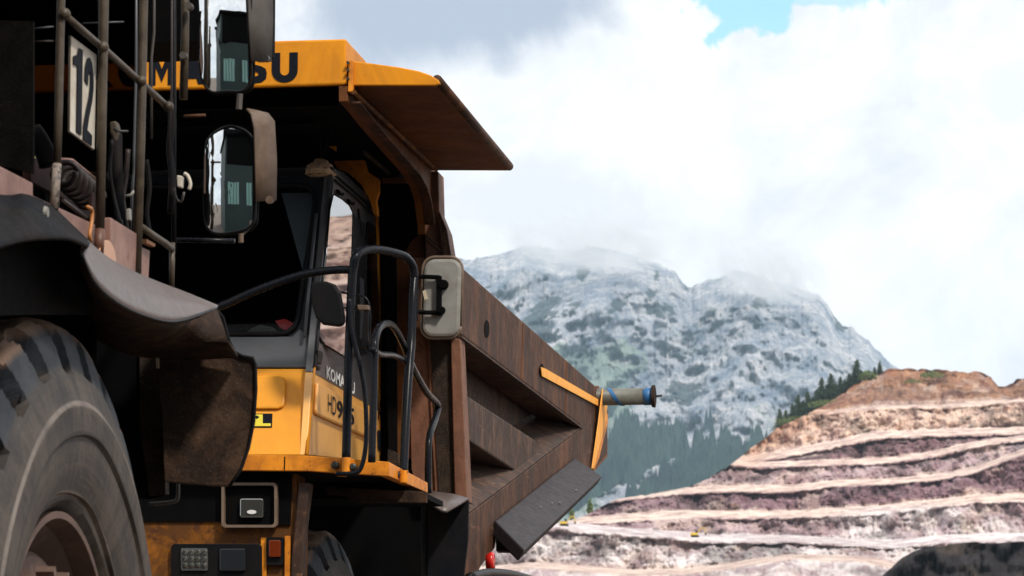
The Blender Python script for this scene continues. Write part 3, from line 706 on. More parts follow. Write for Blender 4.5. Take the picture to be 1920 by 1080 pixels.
# conifers standing along the quarry crest
TREES = []
def crest_trees():
    protos = []
    def make(seed):
        r = empty('conifer_tree', (0, 0, 0))
        bm = conifer_mesh(10.0, 2.3, 11, seed)
        me = bpy.data.meshes.new('crown'); bm.to_mesh(me); bm.free(); me.materials.append(M['needles'])
        c = bpy.data.objects.new('crown', me); COL.objects.link(c); c.parent = r
        MB().tube([(0, 0, -1.5), (0, 0, 2.0), (0, 0, 8.5)], 0.22, 7, 0.05).build('trunk', M['bark'], r)
        return r
    spots = [(1462, 806, 46), (1474, 798, 36), (1486, 792, 42), (1497, 786, 52), (1506, 782, 38), (1515, 778, 50), (1524, 772, 34), (1532, 768, 44), (1541, 762, 60), (1551, 755, 40), (1559, 750, 56), (1567, 746, 34),
             (1576, 740, 40), (1584, 735, 30), (1592, 728, 34), (1599, 724, 30), (1607, 720, 52), (1615, 714, 26), (1650, 697, 26), (1640, 700, 18)]
    labels = ['conifer at the lower left end of the crest row', 'short conifer just right of the lowest tree on the crest', 'bushy conifer third from the low end of the crest row', 'tall conifer fourth from the low end of the crest row',
              'short conifer between two taller ones low on the crest', 'tall pointed conifer sixth up the quarry crest', 'small conifer seventh up the quarry crest', 'medium conifer eighth up the quarry crest',
              'tallest pointed conifer in the middle of the crest row', 'medium conifer between the two tallest of the crest row', 'second tallest conifer in the middle of the crest row', 'short conifer right after the second tallest on the crest',
              'medium conifer thirteenth up the quarry crest', 'short conifer fourteenth up the quarry crest', 'short conifer fifteenth up the quarry crest', 'short conifer left of the lone tall upper tree',
              'slim tall conifer near the top of the crest row', 'small conifer right beside the slim tall upper one', 'dark conifer by itself on the hilltop edge', 'low young conifer left of the hilltop conifer']
    for k, ((x, y, hpx), lab) in enumerate(zip(spots, labels)):
        if k < 3: r = make(20 + k); protos.append(r)
        else:
            s = protos[k % 3]; r = s.copy(); COL.objects.link(r)
            for ch in s.children: 
                c = ch.copy(); COL.objects.link(c); c.parent = r
        D = 1300 if x < 1640 else 1296
        p = at_d(x, y + 5, D) ; r.location = p
        h = hpx / FPX * D; s = h / 10.0; r.scale = (s * random.uniform(1.3, 1.8), s * random.uniform(1.3, 1.8), s)
        r.rotation_euler = (0, 0, random.uniform(0, 6))
        tag(r, lab, 'tree', 'conifers along the quarry crest')
crest_trees()
def shrub(x, y, w_, h_, D, lab, mat='leaves', n=420):
    rnd = random.Random(int(x)); bm = bmesh.new()
    W = w_ / FPX * D; H = h_ / FPX * D
    base = at_d(x, y, D)
    for _ in range(n):
        a = rnd.uniform(0, 6.28); rr = rnd.random() ** 0.6; u = rnd.uniform(-1, 1)
        c = base + Vector((W * .5 * rr * math.cos(a), W * .4 * rr * math.sin(a), H * (rnd.random() ** 0.8) * (1 - 0.5 * rr)))
        s = H * rnd.uniform(.06, .13)
        e1 = Vector((rnd.uniform(-1, 1), rnd.uniform(-1, 1), rnd.uniform(-1, 1))).normalized(); e2 = e1.orthogonal().normalized()
        vs = [bm.verts.new(c + e1 * s), bm.verts.new(c + e2 * s), bm.verts.new(c - e1 * s), bm.verts.new(c - e2 * s)]
        bm.faces.new(vs)
    for v in bm.verts: v.co -= base
    me = bpy.data.meshes.new('shrub'); bm.to_mesh(me); bm.free(); me.materials.append(M[mat])
    o = bpy.data.objects.new('shrub', me); COL.objects.link(o); o.location = base
    tag(o, lab, 'shrub', 'shrubs on the quarry crest')
shrub(1628, 712, 34, 20, 1280, 'round green shrub beside the slim tall crest conifer')
shrub(1560, 764, 90, 18, 1285, 'low green scrub under the middle of the conifer row')
shrub(1495, 795, 80, 16, 1285, 'low green scrub under the low end of the conifer row')
shrub(1748, 708, 46, 14, 1285, 'light green shrub on the orange hilltop, left part of the strip')
shrub(1712, 718, 34, 8, 1275, 'small dull shrub at the lower end of the hilltop green strip')
shrub(1106, 966, 9, 34, 1000, 'thin faint tree at the far left end of the benches', n=160)
shrub(1072, 974, 8, 24, 990, 'fainter thin tree left of the other thin tree by the body', n=120)

def excavator(px, py, D, lab, s=1.0, flip=1):
    base = at_d(px, py, D); r = empty('excavator', base); S = s
    def mb_add(fn, name, mat, parent=r): 
        mb = MB(); fn(mb)
        for v in mb.bm.verts: v.co = base + v.co * S
        return mb.build(name, mat, parent)
    f = flip
    mb_add(lambda m: (m.prism([(-1.9, -1.5, 0), (1.9, -1.5, 0), (2.2, -1.5, .45), (1.9, -1.5, .9), (-1.9, -1.5, .9), (-2.2, -1.5, .45)], (0, .6, 0)), m.prism([(-1.9, .9, 0), (1.9, .9, 0), (2.2, .9, .45), (1.9, .9, .9), (-1.9, .9, .9), (-2.2, .9, .45)], (0, .6, 0))), 'track', M['matte_black'])
    mb_add(lambda m: m.box((-2.2, -1.3, 1.0), (1.3, 1.3, 2.2)), 'body', M['yellow_machine'])
    mb_add(lambda m: m.prism([(.2, -1.3, 2.2), (1.5, -1.3, 2.2), (1.3, -1.3, 3.4), (.3, -1.3, 3.5)], (0, 1.1, 0)), 'cab', M['dark_lens'])
    mb_add(lambda m: m.tube([(1.2 * f, .3, 1.9), (3.2 * f, .3, 4.6), (5.0 * f, .3, 4.8)], .25, 6), 'boom', M['yellow_machine'])
    mb_add(lambda m: m.tube([(5.0 * f, .3, 4.8), (5.6 * f, .3, 2.2)], .2, 6), 'stick', M['yellow_machine'])
    mb_add(lambda m: m.prism([(5.2 * f, -.3, 2.2), (6.0 * f, -.3, 2.0), (5.8 * f, -.3, 1.0), (5.0 * f, -.3, 1.2)], (0, 1.2, 0)), 'bucket', M['matte_black'])
    tag(r, lab, 'excavator', 'excavators on the quarry benches')
excavator(1303, 1007, 800, 'small yellow excavator on the lower bench near the middle', 0.42, 1)
excavator(1058, 986, 786, 'small yellow excavator at the left end of the bench, right of the dump body', 0.42, 1)

# ------------------------------------------------------------------ wheel (axle along X, outer face +X)
def wheel_parts(Rt=1.35, width=0.74, seed=0, lug_n=27, nth=760):
    # tyre profile from inner bead over tread to outer bead: (x, r)
    hw = width / 2
    prof = []
    rb = 0.66
    side = [(hw * x, r) for x, r in ((.74, .735), (.84, .745), (.92, .775), (.93, .795), (.97, .80), (1.01, .84), (1.05, .90), (1.065, .96), (1.066, .975), (1.10, .985), (1.105, 1.0), (1.10, 1.06), (1.10, 1.075), (1.085, 1.085), (1.06, 1.12), (1.02, 1.165), (1.01, 1.18), (.98, 1.195), (.955, 1.23), (.93, 1.265), (.90, 1.30), (.86, 1.328), (.82, 1.342))]
    tread = [(hw * x, Rt + 0.012 * (1 - x * x)) for x in np.linspace(0.76, -0.76, 26)]
    prof = side + tread + [(-x, r) for (x, r) in side[::-1]]
    P = np.zeros((len(prof), nth, 3))
    th = np.linspace(0, 2 * np.pi, nth, endpoint=False)
    for i, (x, r) in enumerate(prof):
        u = x / hw; au = abs(u)
        ph = (th * lug_n / (2 * np.pi) + (1.3 * au if u > 0 else 1.3 * au + 0.5)) % 1.0
        g = np.clip((np.abs(ph - 0.5) - 0.33) / 0.022, 0, 1)        # 1 in the groove
        if au < 0.16: g = g * 0.0
        depth = 0.19 * g * min(1.0, max(0.0, (r - 1.185) / 0.06))
        rr = r - depth + 0.004 * np.sin(th * 9 + i) 
        if rb + 0.3 < r < Rt - 0.12 and au > .95: pass
        xx = x - np.sign(x) * 0.07 * g * (1 if (r > 1.19 and au > 0.8) else 0)
        P[i, :, 0] = xx; P[i, :, 1] = rr * np.cos(th); P[i, :, 2] = rr * np.sin(th)
    nr, nc = P.shape[:2]
    idx = np.arange(nr * nc).reshape(nr, nc); nx = np.roll(idx, -1, 1)
    f = np.stack([idx[:-1], nx[:-1], nx[1:], idx[1:]], -1).reshape(-1, 4)
    me = bpy.data.meshes.new('tyre'); me.from_pydata(P.reshape(-1, 3).tolist(), [], f.tolist()); 
    for p in me.polygons: p.use_smooth = True
    me.set_sharp_from_angle(angle=R(32))
    me.materials.append(M['tyre'])
    mb = MB()
    mb.lathe([(hw * .82, 0.738), (hw * .88, 0.738), (hw * .88, 0.715), (hw * .70, 0.70), (hw * .30, 0.69), (hw * .26, 0.60), (-hw * .7, 0.60), (-hw * .76, 0.70), (-hw * .78, 0.70), (-hw * .78, 0.58), (hw * .1, 0.575), (hw * .2, 0.56),
              ], n=72, closed=True)
    rimmb = mb
    hub = MB()
    hub.lathe([(-hw * .5, 0.66), (hw * .36, 0.66), (hw * .40, 0.655), (hw * .42, 0.615), (hw * .60, 0.61), (hw * .64, 0.595), (hw * .64, 0.50), (hw * .84, 0.48), (hw * .88, 0.45), (hw * .88, 0.36), (hw * 1.02, 0.33), (hw * 1.06, 0.30), (hw * 1.06, 0.02)], n=80)
    for k in range(20):
        a = 2 * math.pi * k / 20
        hub.lathe([(hw * .70, .020), (hw * .86, .018)], c=(0, 0.545 * math.cos(a), 0.545 * math.sin(a)), n=6)
    return me, rimmb, hub
TYRE_ME, RIM_MB, HUB_MB = wheel_parts()
def mesh_of(mb, name, mat, smooth):
    bmesh.ops.recalc_face_normals(mb.bm, faces=mb.bm.faces)
    me = bpy.data.meshes.new(name); mb.bm.to_mesh(me); mb.bm.free(); me.materials.append(mat)
    for p in me.polygons: p.use_smooth = smooth
    return me
RIM_ME = mesh_of(RIM_MB, 'rim', M['rim'], False); HUB_ME = mesh_of(HUB_MB, 'hub', M['rim'], False)
def put_wheel(parent, world, outer=1, rot=0.0):
    org = Vector((0, 0, 0)); q = parent
    while q is not None: org += q.location; q = q.parent
    wh = bpy.data.objects.new('wheel', HUB_ME); COL.objects.link(wh); wh.parent = parent
    wh.location = Vector(world) - org; wh.rotation_euler = (rot, 0, 0 if outer > 0 else math.pi)
    for nm, me in (('tyre', TYRE_ME), ('rim', RIM_ME)):
        o = bpy.data.objects.new(nm, me); COL.objects.link(o); o.parent = wh
    return wh

# ================================================================== FAR TRUCK (faces the camera)
T2 = empty('haul_truck', (-5.9, 24.0, 0.0))
tag(T2, 'yellow haul truck with rust brown dump body, facing the camera behind the dark truck', 'dump truck')
XC = -3.94                                     # cab side plane
c0 = onX(575, 853, XC); c1 = onX(622, 322, XC)
CN = Vector((1, 0, 0)).cross(c1 - c0).normalized()
def fr(px, py): return onP(px, py, c0, CN)     # cab front plane
def frp(px, py, proud): return fr(px, py) + (CN if CN.y < 0 else -CN) * proud
CNo = CN if CN.y < 0 else -CN
def sd_(px, py, proud=0.0): 
    return onX(px, py, XC + proud)

# --- canopy and dump body
zf_ = onX(885, 1070, -3.42).z + .12; zr_ = onX(1108, 880, -3.42).z + .12
YC = 19.5
Za = onY(650, 160, YC).z; Ztop = onY(645, 74, YC).z; Zmid = onY(650, 112, YC).z
XA = onY(650, 160, YC).x; XB = onY(824, 157, YC).x; XL = -8.35
YD = onP(822, 321, Vector((0, 0, Za)), Vector((0, 0, 1))).y
body = MB()
XR = -3.42
wall = MB()
wall.box((-8.15, YD + 0.10, 1.9), (-3.68, YD + 0.30, Za + 0.05))
WALL = wall.build('front_bulkhead', M['matte_black'], T2)
WALL2 = MB().prism([(-8.05, YD + .3, 2.0), (-8.05, 29.8, 3.6), (-8.05, 29.8, 4.35), (-8.05, YD + .3, 4.4)], (0.12, 0, 0)).build('far_side_wall', M['rust'], T2)
MB().prism([(-7.9, YD + .3, zf_), (-3.78, YD + .3, zf_), (-3.78, 29.6, zr_), (-7.9, 29.6, zr_)], (0, 0, 0.1)).build('body_floor', M['rust'], T2)
can = MB()
can.box((XL, YC + 0.0, Za), (XA, YD, Zmid - 0.02))
can.box((XL, YD + .001, Za + .004), (XA - .2, YD + .4, Zmid - 0.024))
CAN = can.build('canopy', M['matte_black'], T2, bevel=0.01)  # black colour carries the shade under the roof
fb = MB()
fb.prism([(XL, YC - 0.02, Za), (XA, YC - 0.02, Za), (XA, YC - 0.02, Ztop), (XL, YC - 0.02, Ztop)], (0, 0.62, 0))
FB = fb.build('canopy_front_beam', M['yellow'], T2, bevel=0.012)
# wing: fascia curved over, underside sheet, edge lip
wpts = [(652, 113), (700, 119), (750, 126), (785, 133), (808, 141), (822, 150), (826, 157), (815, 160), (652, 160)]
wing_f = MB().prism(pl(wpts, lambda x, y: onY(x, y, YC + 0.0)), (0, 0.03, 0)).build('wing_fascia', M['yellow'], T2, bevel=0.006)
wprof = [onY(x, y, YC + .03) for x, y in wpts]
wg = MB().prism([onY(x, y, YC + 0.032) for x, y in wpts], (0, YD - YC - 0.03, 0)).build('canopy_wing', M['rust_smooth'], T2, bevel=0.006)
eb = MB(); eb.tube([Vector((XB - 0.015, YC + .01, Za + .02)), Vector((XB - 0.015, YD, Za + .02))], 0.028, 10)
eb.build('wing_edge_lip', M['rust'], T2, smooth=True)
# hinge / weld flange between beam and wing
MB().prism([onY(655, 112, YC - .03), onY(663, 112, YC - .03), onY(661, 172, YC - .03), onY(652, 172, YC - .03)], (0, .06, 0)).build('corner_flange', M['yellow_orange'], T2, bevel=0.004)
for yy in (118, 132, 148): MB().lathe([(-.02, .008), (.0, .008)], c=onY(653, yy, YC - .03), axis='Y', n=8).build('flange_bolt', M['bolt'], T2)
# canopy side web and its flange
XW = XA + 0.01
webp = [(652, 161), (822, 322), (806, 420), (798, 440), (797, 420), (791, 375), (783, 350), (768, 325), (742, 296), (716, 266), (690, 236), (668, 208), (652, 190)]
MB().prism(pl(webp, lambda x, y: onX(x, y, XW)), (-0.05, 0, 0)).build('canopy_web', M['rust_smooth'], T2, bevel=0.004)
fl = MB(); q = [onX(x, y, XW) for x, y in ((656, 190), (668, 206), (690, 234), (716, 264), (742, 294), (768, 323), (783, 348), (791, 373), (797, 418))]
for a, b in zip(q, q[1:]):
    fl.prism([a, b, b + Vector((0.0, 0, -.012)), a + Vector((0.0, 0, -.012))], (0.06, 0, 0))
fl.build('web_flange', M['rust'], T2)
fl = MB().tube([onX(662, 172, XW + .03), onX(700, 207, XW + .03), onX(760, 263, XW + .03), onX(818, 318, XW + .03)], 0.014, 8).build('web_stiffener', M['yellow_dirty'], T2)
# under-canopy dark cross box
MB().box((XL + .1, YC + .9, Za - .04), (XA - .35, YC + 1.1, Za - .002)).build('canopy_cross_beam', M['matte_black'], T2)

# front corner post (plane Y = YD)
YP = YD
post = [(781, 322), (822, 321), (824, 398), (838, 432), (846, 480), (862, 640), (876, 940), (816, 940), (800, 640), (798, 480), (796, 400), (790, 350)]
MB().prism(pl(post, lambda x, y: onY(x, y, YP)), (0, 0.22, 0)).build('corner_post', M['post_brown'], T2, bevel=0.008)
MB().prism(pl([(806, 632), (843, 632), (850, 940), (824, 940)], lambda x, y: onY(x, y, YP - .012)), (0, 0.015, 0)).build('post_wear_plate', M['grit'], T2)
MB().prism(pl([(845, 632), (863, 636), (876, 940), (853, 940)], lambda x, y: onY(x, y, YP - .05)), (0, 0.055, 0)).build('post_flange', M['post_brown'], T2, bevel=0.006)
MB().prism(pl([(766, 600), (800, 640), (815, 940), (790, 940), (772, 880)], lambda x, y: onY(x, y, YP + .02)), (0, 0.05, 0)).build('inner_post', M['post_brown'], T2)
MB().prism(pl([(745, 620), (747, 520), (756, 478), (770, 452), (786, 440), (797, 437), (797, 650), (750, 700)], lambda x, y: onY(x, y, YP + .06)), (0, 0.03, 0)).build('gusset', M['rust_smooth'], T2, bevel=0.005)
MB().prism(pl([(824, 396), (838, 430), (846, 480), (848, 500), (832, 500), (822, 420)], lambda x, y: onY(x, y, YP - .03)), (0, .02, 0)).build('post_ear', M['rust_streak'], T2, bevel=0.004)
wb = MB()
for dy in (0, 7): wb.tube([onY(798, 440 + dy, YP - .01), onY(846, 478 + dy, YP - .01)], .005, 6)
wb.build('weld_bead', M['hood_tan'], T2)

# side of dump body
def sx(px, py, X=XR): return onX(px, py, X)
rail = [(846, 482), (866, 500), (1122, 728), (1127, 745), (1121, 790), (1093, 801), (866, 629), (848, 615)]
RAIL = MB().prism(pl(rail, sx), (-.26, 0, 0)).build('top_rail', M['rust'], T2, bevel=0.012)
MB().prism(pl([(866, 629), (1093, 801), (1093, 804), (866, 633)], lambda x, y: sx(x, y, XR + .012)), (-.05, 0, 0)).build('rail_lip', M['rust_streak'], T2)
def ell(cx, cy, a, b, n=14): return [(cx + a * math.cos(2 * math.pi * k / n), cy + b * math.sin(2 * math.pi * k / n)) for k in range(n)]
MB().prism(pl(ell(913, 617, 5, 17), lambda x, y: sx(x, y, XR + .003)), (-.02, 0, 0)).build('lifting_hole', M['matte_black'], T2)
MB().prism(pl(ell(1016, 694, 4, 12), lambda x, y: sx(x, y, XR + .003)), (-.02, 0, 0)).build('lifting_hole', M['matte_black'], T2)
for (xt, xb) in ((980, 978), (1062, 1060)):
    yt = 500 + (xt - 866) * (228 / 256); yb = 629 + (xb - 866) * (172 / 227)
    MB().tube([sx(xt, yt + 3, XR + .001), sx(xb, yb - 2, XR + .001)], .005, 6).build('weld_seam', M['rust_smooth'], T2)
XI = XR - .30
MB().prism([sx(x, y, XI) for x, y in ((845, 560), (870, 540), (1095, 745), (1095, 860), (925, 1020), (872, 1085), (845, 1085))], (-.06, 0, 0)).build('side_wall', M['rust_streak'], T2)
mid = [(864, 736), (870, 738), (1002, 824), (1006, 832), (1006, 872), (976, 889), (864, 816)]
MB().prism(pl(mid, lambda x, y: sx(x, y, XR - .04)), (-.25, 0, 0)).build('side_stiffener', M['rust_streak'], T2, bevel=0.01)
cr = [sx(x, y) for x, y in ((876, 965), (1006, 867), (1092, 801))]
ld = MB(); ld.grid([cr, [c + Vector((-.31, 0, .17)) for c in cr]])
ld.build('lower_ledge', M['rust_streak'], T2, solid=.02)
low = [(876, 966), (1006, 868), (1092, 802), (1122, 778), (1128, 752), (1140, 770), (1138, 852), (1112, 882), (1078, 872), (932, 985), (928, 1028), (902, 1062), (884, 1100), (850, 1110), (862, 1000)]
MB().prism(pl(low, lambda x, y: sx(x, y, XR + .002)), (-.06, 0, 0)).build('lower_side', M['rust'], T2, bevel=0.008)
# tail end
tl = [sx(1122, 728), sx(1127, 745), sx(1138, 770), sx(1138, 852), sx(1112, 882)]
tp = MB().grid([tl, [p + Vector((-.5, 0.1, 0)) for p in tl]]); tp.build('tail_end', M['rust_smooth'], T2, solid=.04)
# rock deflector
u0, u1 = sx(928, 976, XR + .01), sx(1077, 858, XR + .01); v0, v1 = sx(984, 1032, XR + .26), sx(1129, 893, XR + .26)
MB().prism([u0, u1, v1, v0], Vector((-.05, 0.03, -.07))).build('rock_deflector', M['grey_plate'], T2, bevel=0.012)
MB().prism([sx(930, 985, XR + .0), sx(985, 1033, XR + .22), sx(930, 1032, XR + .0)], Vector((-.02, .25, 0))).build('deflector_bracket', M['grit'], T2)
for (a, b) in ((.35, .5), (.45, .62), (.5, .75), (.7, .8)):
    p = (u0.lerp(u1, a)).lerp(v0.lerp(v1, a), b); MB().lathe([(0, .009), (.008, .009)], c=p + Vector((.0, -.008, .008)), axis='X', n=7).build('deflector_bolt', M['mirror_back'], T2)
# far-side rail so the body reads as a box from elsewhere
MB().box((-8.2, YD + .3, 4.15), (-7.95, 29.8, 4.55)).build('far_top_rail', M['rust'], T2)

# --- lettering on the canopy
t_h = (onY(540, 100, YC).z - onY(540, 153, YC).z)
def canopy_word():
    # heavy block letters, drawn stroke by stroke in a unit box
    k = 0.30
    L = {
     'K': [[(0, 0), (k, 0), (k, .36), (.62, 0), (1.0, 0), (.52, .53), (.97, 1), (.6, 1), (k, .67), (k, 1), (0, 1)]],
     'M': [[(0, 0), (.26, 0), (.26, .62), (.5, .1), (.74, .62), (.74, 0), (1, 0), (1, 1), (.7, 1), (.5, .55), (.3, 1), (0, 1)]],
     'A': [[(0, 0), (.27, 0), (.34, .2), (.66, .2), (.73, 0), (1, 0), (.65, 1), (.35, 1)]],
     'T': [[(.34, 0), (.66, 0), (.66, .74), (1, .74), (1, 1), (0, 1), (0, .74), (.34, .74)]],
    }
    def arc(cx, cy, rx, ry, a0, a1, n=10): return [(cx + rx * math.cos(R(a0 + (a1 - a0) * i / n)), cy + ry * math.sin(R(a0 + (a1 - a0) * i / n))) for i in range(n + 1)]
    L['U'] = [[(0, 1), (0, .38)] + arc(.5, .38, .5, .4, 180, 360) + [(1, 1), (.68, 1), (.68, .38)] + arc(.5, .38, .18, .16, 360, 180, 6) + [(.32, 1)]]
    x0 = onY(167, 127, YC).x; x1 = onY(562, 127, YC).x; zb = onY(540, 155, YC).z; hh = onY(540, 100, YC).z - zb
    n = 7; pitch = (x1 - x0) / (n - 0.12); wd = pitch * 0.84
    mb = MB(); yy = YC - .02 - .004
    for i, ch in enumerate('KOMATSU'):
        def P(u, v, i=i): return Vector((x0 + i * pitch + u * wd, yy, zb + v * hh))
        if ch in L:
            for lp in L[ch]: mb.prism([P(*p) for p in lp], (0, .003, 0))
        elif ch == 'O':
            o = arc(.5, .5, .5, .52, 0, 360, 22)[:-1]; h = arc(.5, .5, .18, .24, 0, 360, 14)[:-1]
            mb.holed([P(*p) for p in o], [[P(*p) for p in h]], (0, .003, 0))
        elif ch == 'S':
            s = [(1.0, .72), (.97, .9), (.8, 1.0), (.5, 1.02), (.2, .99), (.03, .87), (.0, .70), (.06, .55), (.22, .46), (.55, .38), (.68, .32), (.66, .24), (.5, .21), (.36, .23), (.31, .32), (0, .32), (.03, .14), (.2, .01), (.5, -.02), (.8, .01), (.97, .13), (1.0, .32), (.95, .47), (.78, .56), (.45, .64), (.33, .69), (.35, .77), (.5, .8), (.65, .77), (.69, .71)]
            mb.prism([P(*p) for p in s], (0, .003, 0))
    mb.build('lettering', M['decal_dark'], FB)
canopy_word()

# --- cab
CABL = -5.75
cabm = MB()
# floor, back wall, far wall, roof
rear_top, rear_bot = sd_(706, 398), sd_(724, 868)
MB().box((CABL, rear_bot.y - .06, rear_bot.z), (XC - .04, rear_bot.y, rear_top.z)).build('cab_back_wall', M['matte_black'], T2)
MB().prism([Vector((CABL, p.y, p.z)) for p in (c0, c1, rear_top, rear_bot)], (.04, 0, 0)).build('cab_far_wall', M['cab_grey_dark'], T2)
MB().prism([Vector((CABL, c0.y + .15, c0.z)), Vector((XC - .03, c0.y + .15, c0.z)), Vector((XC - .03, rear_bot.y, c0.z)), Vector((CABL, rear_bot.y, c0.z))], (0, 0, .04)).build('cab_floor', M['matte_black'], T2)
rp = [sd_(619, 312), sd_(640, 322), sd_(708, 388), sd_(708, 400), sd_(621, 325)]
ROOF = MB().prism([p + Vector((.02, 0, 0)) for p in rp], (CABL - XC - .03, 0, 0)).build('cab_roof', M['cab_grey_dark'], T2, bevel=0.015)
# front upper frame with windscreen opening
ws = [(120, 352), (560, 349), (580, 352), (589, 362), (591, 380), (585, 432), (572, 511), (559, 600), (552, 616), (538, 626), (520, 628), (120, 630)]
CABF = MB().holed([fr(*p) for p in ((85, 318), (600, 316), (618, 318), (621, 325), (588, 690), (85, 690))], [[fr(*p) for p in ws]], -CNo * .05).build('cab_front', M['cab_grey_dark'], T2, bevel=0.006)
gsk = MB().tube([frp(*p, .008) for p in ws] + [frp(*ws[0], .008)], .017, 8).build('windscreen_gasket', M['black'], CABF, smooth=True)
MB().prism([frp(*p, -.02) for p in ws], -CNo * .008).build('windscreen', M['windshield'], T2)
MB().prism([frp(*p, -.004) for p in ((85, 632), (548, 632), (562, 618), (592, 640), (588, 690), (85, 690))], CNo * .012).build('grey_belt_panel', M['cab_grey'], T2, bevel=0.004)
LOWF = MB().prism([fr(*p) for p in ((85, 691), (588, 691), (575, 853), (85, 853))], -CNo * .05).build('cab_front_panel', M['yellow_cab'], T2, bevel=0.006)
MB().prism([frp(*p, 0) for p in ((300, 706), (524, 707), (534, 710), (537, 719), (535, 757), (532, 765), (522, 769), (300, 770))], CNo * .022).build('raised_panel', M['yellow_cab'], LOWF, bevel=0.016)
st = MB().prism([frp(*p, .001) for p in ((452, 776), (511, 776), (510, 802), (452, 802))], CNo * .003).build('sticker', M['decal_dark'], LOWF)
MB().prism([frp(*p, .005) for p in ((454, 778), (493, 778), (493, 800), (454, 800))], CNo * .002).build('sticker_face', M['sticker'], st)
MB().prism([frp(*p, .005) for p in ((488, 795), (508, 795), (508, 800), (488, 800))], CNo * .003).build('sticker_edge', M['sticker'], st)
ic = MB(); ic.prism([frp(*p, .008) for p in ((482, 780), (487, 783), (482, 787), (478, 783))], CNo * .001)
ic.build('sticker_symbol', M['decal_dark'], st)
# inside
MB().prism(pl([(440, 640), (436, 600), (446, 578), (470, 568), (492, 572), (508, 592), (512, 640)], lambda x, y: frp(x, y, -.25)), (0, .25, 0)).build('seat', M['seat'], T2, bevel=.03)
MB().prism(pl([(512, 592), (530, 588), (551, 598), (549, 610), (538, 613), (521, 604)], lambda x, y: frp(x, y, -.06)), (0, .02, 0)).build('red_folder', M['red'], T2)
MB().prism([frp(*p, -.06) for p in ((524, 352), (592, 352), (589, 420), (574, 508), (568, 512))], -CNo * .01).build('inside_window_sheet', M['window_light'], T2)  # added grey sheet for the brighter side window seen from inside
MB().prism([frp(*p, -.12) for p in ((100, 606), (562, 606), (556, 630), (100, 630))], -CNo * .3).build('dashboard', M['matte_black'], T2)
# side: grey upper with two window openings
dw = [(626, 366), (640, 374), (654, 386), (660, 398), (660, 420), (657, 520), (652, 668), (648, 668), (603, 641), (597, 630), (596, 612), (604, 560), (612, 488), (620, 392)]
rw = [(688, 418), (694, 418), (702, 427), (704, 450), (709, 608), (711, 650), (707, 664), (690, 655), (686, 640), (685, 474)]
CABS = MB().holed([sd_(*p) for p in ((621, 325), (706, 400), (714, 772), (647, 733), (585, 697))], [[sd_(*p) for p in dw], [sd_(*p) for p in rw]], (-.04, 0, 0)).build('door_frame', M['cab_grey_side_lit'], T2, bevel=0.004)
def pane(pts, name, ang=12.0):
    # glass given an added outward turn so its reflection clears the post
    f = min((sd_(*p) for p in pts), key=lambda v: v.y)
    p0 = Vector((XC - .02, f.y, f.z)); n = Vector((math.cos(R(ang)), -math.sin(R(ang)), 0))
    MB().prism([onP(*p, p0, n) for p in pts], -n * .005).build(name, M['glass'], T2)
pane(dw, 'door_window'); pane(rw, 'quarter_window')
g1_ = MB(); g1_.tube([sd_(*p, .004) for p in dw + dw[:1]], .010, 6); g1_.tube([sd_(*p, .004) for p in rw + rw[:1]], .009, 6)
g1_.build('window_gasket', M['black'], CABS, smooth=True)
MB().prism([sd_(*p, .004) for p in ((661, 402), (683, 420), (684, 655), (687, 664), (653, 672), (658, 520))], (.006, 0, 0)).build('window_pillar', M['black'], CABS)
MB().prism([sd_(*p, .011) for p in ((674, 520), (681, 524), (681, 640), (674, 636))], (.005, 0, 0)).build('pillar_trim', M['cab_grey'], CABS)
sg = MB()
sg.tube([sd_(629, 338, .01), sd_(664, 368, .01), sd_(700, 402, .01)], .006, 6); sg.tube([sd_(672, 392, .01), sd_(673, 400, .01), sd_(677, 440, .01)], .007, 6)
sg.tube([sd_(624, 338, .01), sd_(604, 520, .01), sd_(588, 690, .01)], .005, 6)
sg.build('door_seam', M['black'], CABS)
for (x, y) in ((632, 358), (652, 376)):
    MB().prism([sd_(*p, .006) for p in ((x - 3, y - 3), (x + 3, y + 3), (x + 8, y + 3), (x + 7, y + 9), (x - 1, y + 5))], (.02, 0, 0)).build('door_hinge', M['matte_black'], CABS, bevel=.003)
CABY = MB().prism([sd_(*p) for p in ((585, 698), (647, 734), (714, 773), (724, 868), (575, 853))], (-.04, 0, 0)).build('door_panel', M['yellow_side_lit'], T2, bevel=0.004)
MB().prism([sd_(*p, .004) for p in ((706, 400), (710, 402), (727, 869), (714, 867), (708, 600))], (-.05, 0, 0)).build('rear_pillar', M['yellow'], T2)
pn = [(590, 718), (594, 719), (692, 776), (692, 824), (588, 778), (587, 770)]
MB().prism([sd_(*p, 0) for p in pn], (.022, 0, 0)).build('raised_nameplate', M['yellow_side_lit'], CABY, bevel=0.014)
# black door handles
dh = MB(); dh.prism([sd_(*p, .002) for p in ((591, 656), (601, 660), (601, 668), (598, 684), (591, 680))], (.015, 0, 0)); dh.prism([sd_(*p, .002) for p in ((592, 685), (598, 687), (597, 695), (592, 692))], (.012, 0, 0))
dh.build('door_handle', M['black'], CABS, bevel=0.003)
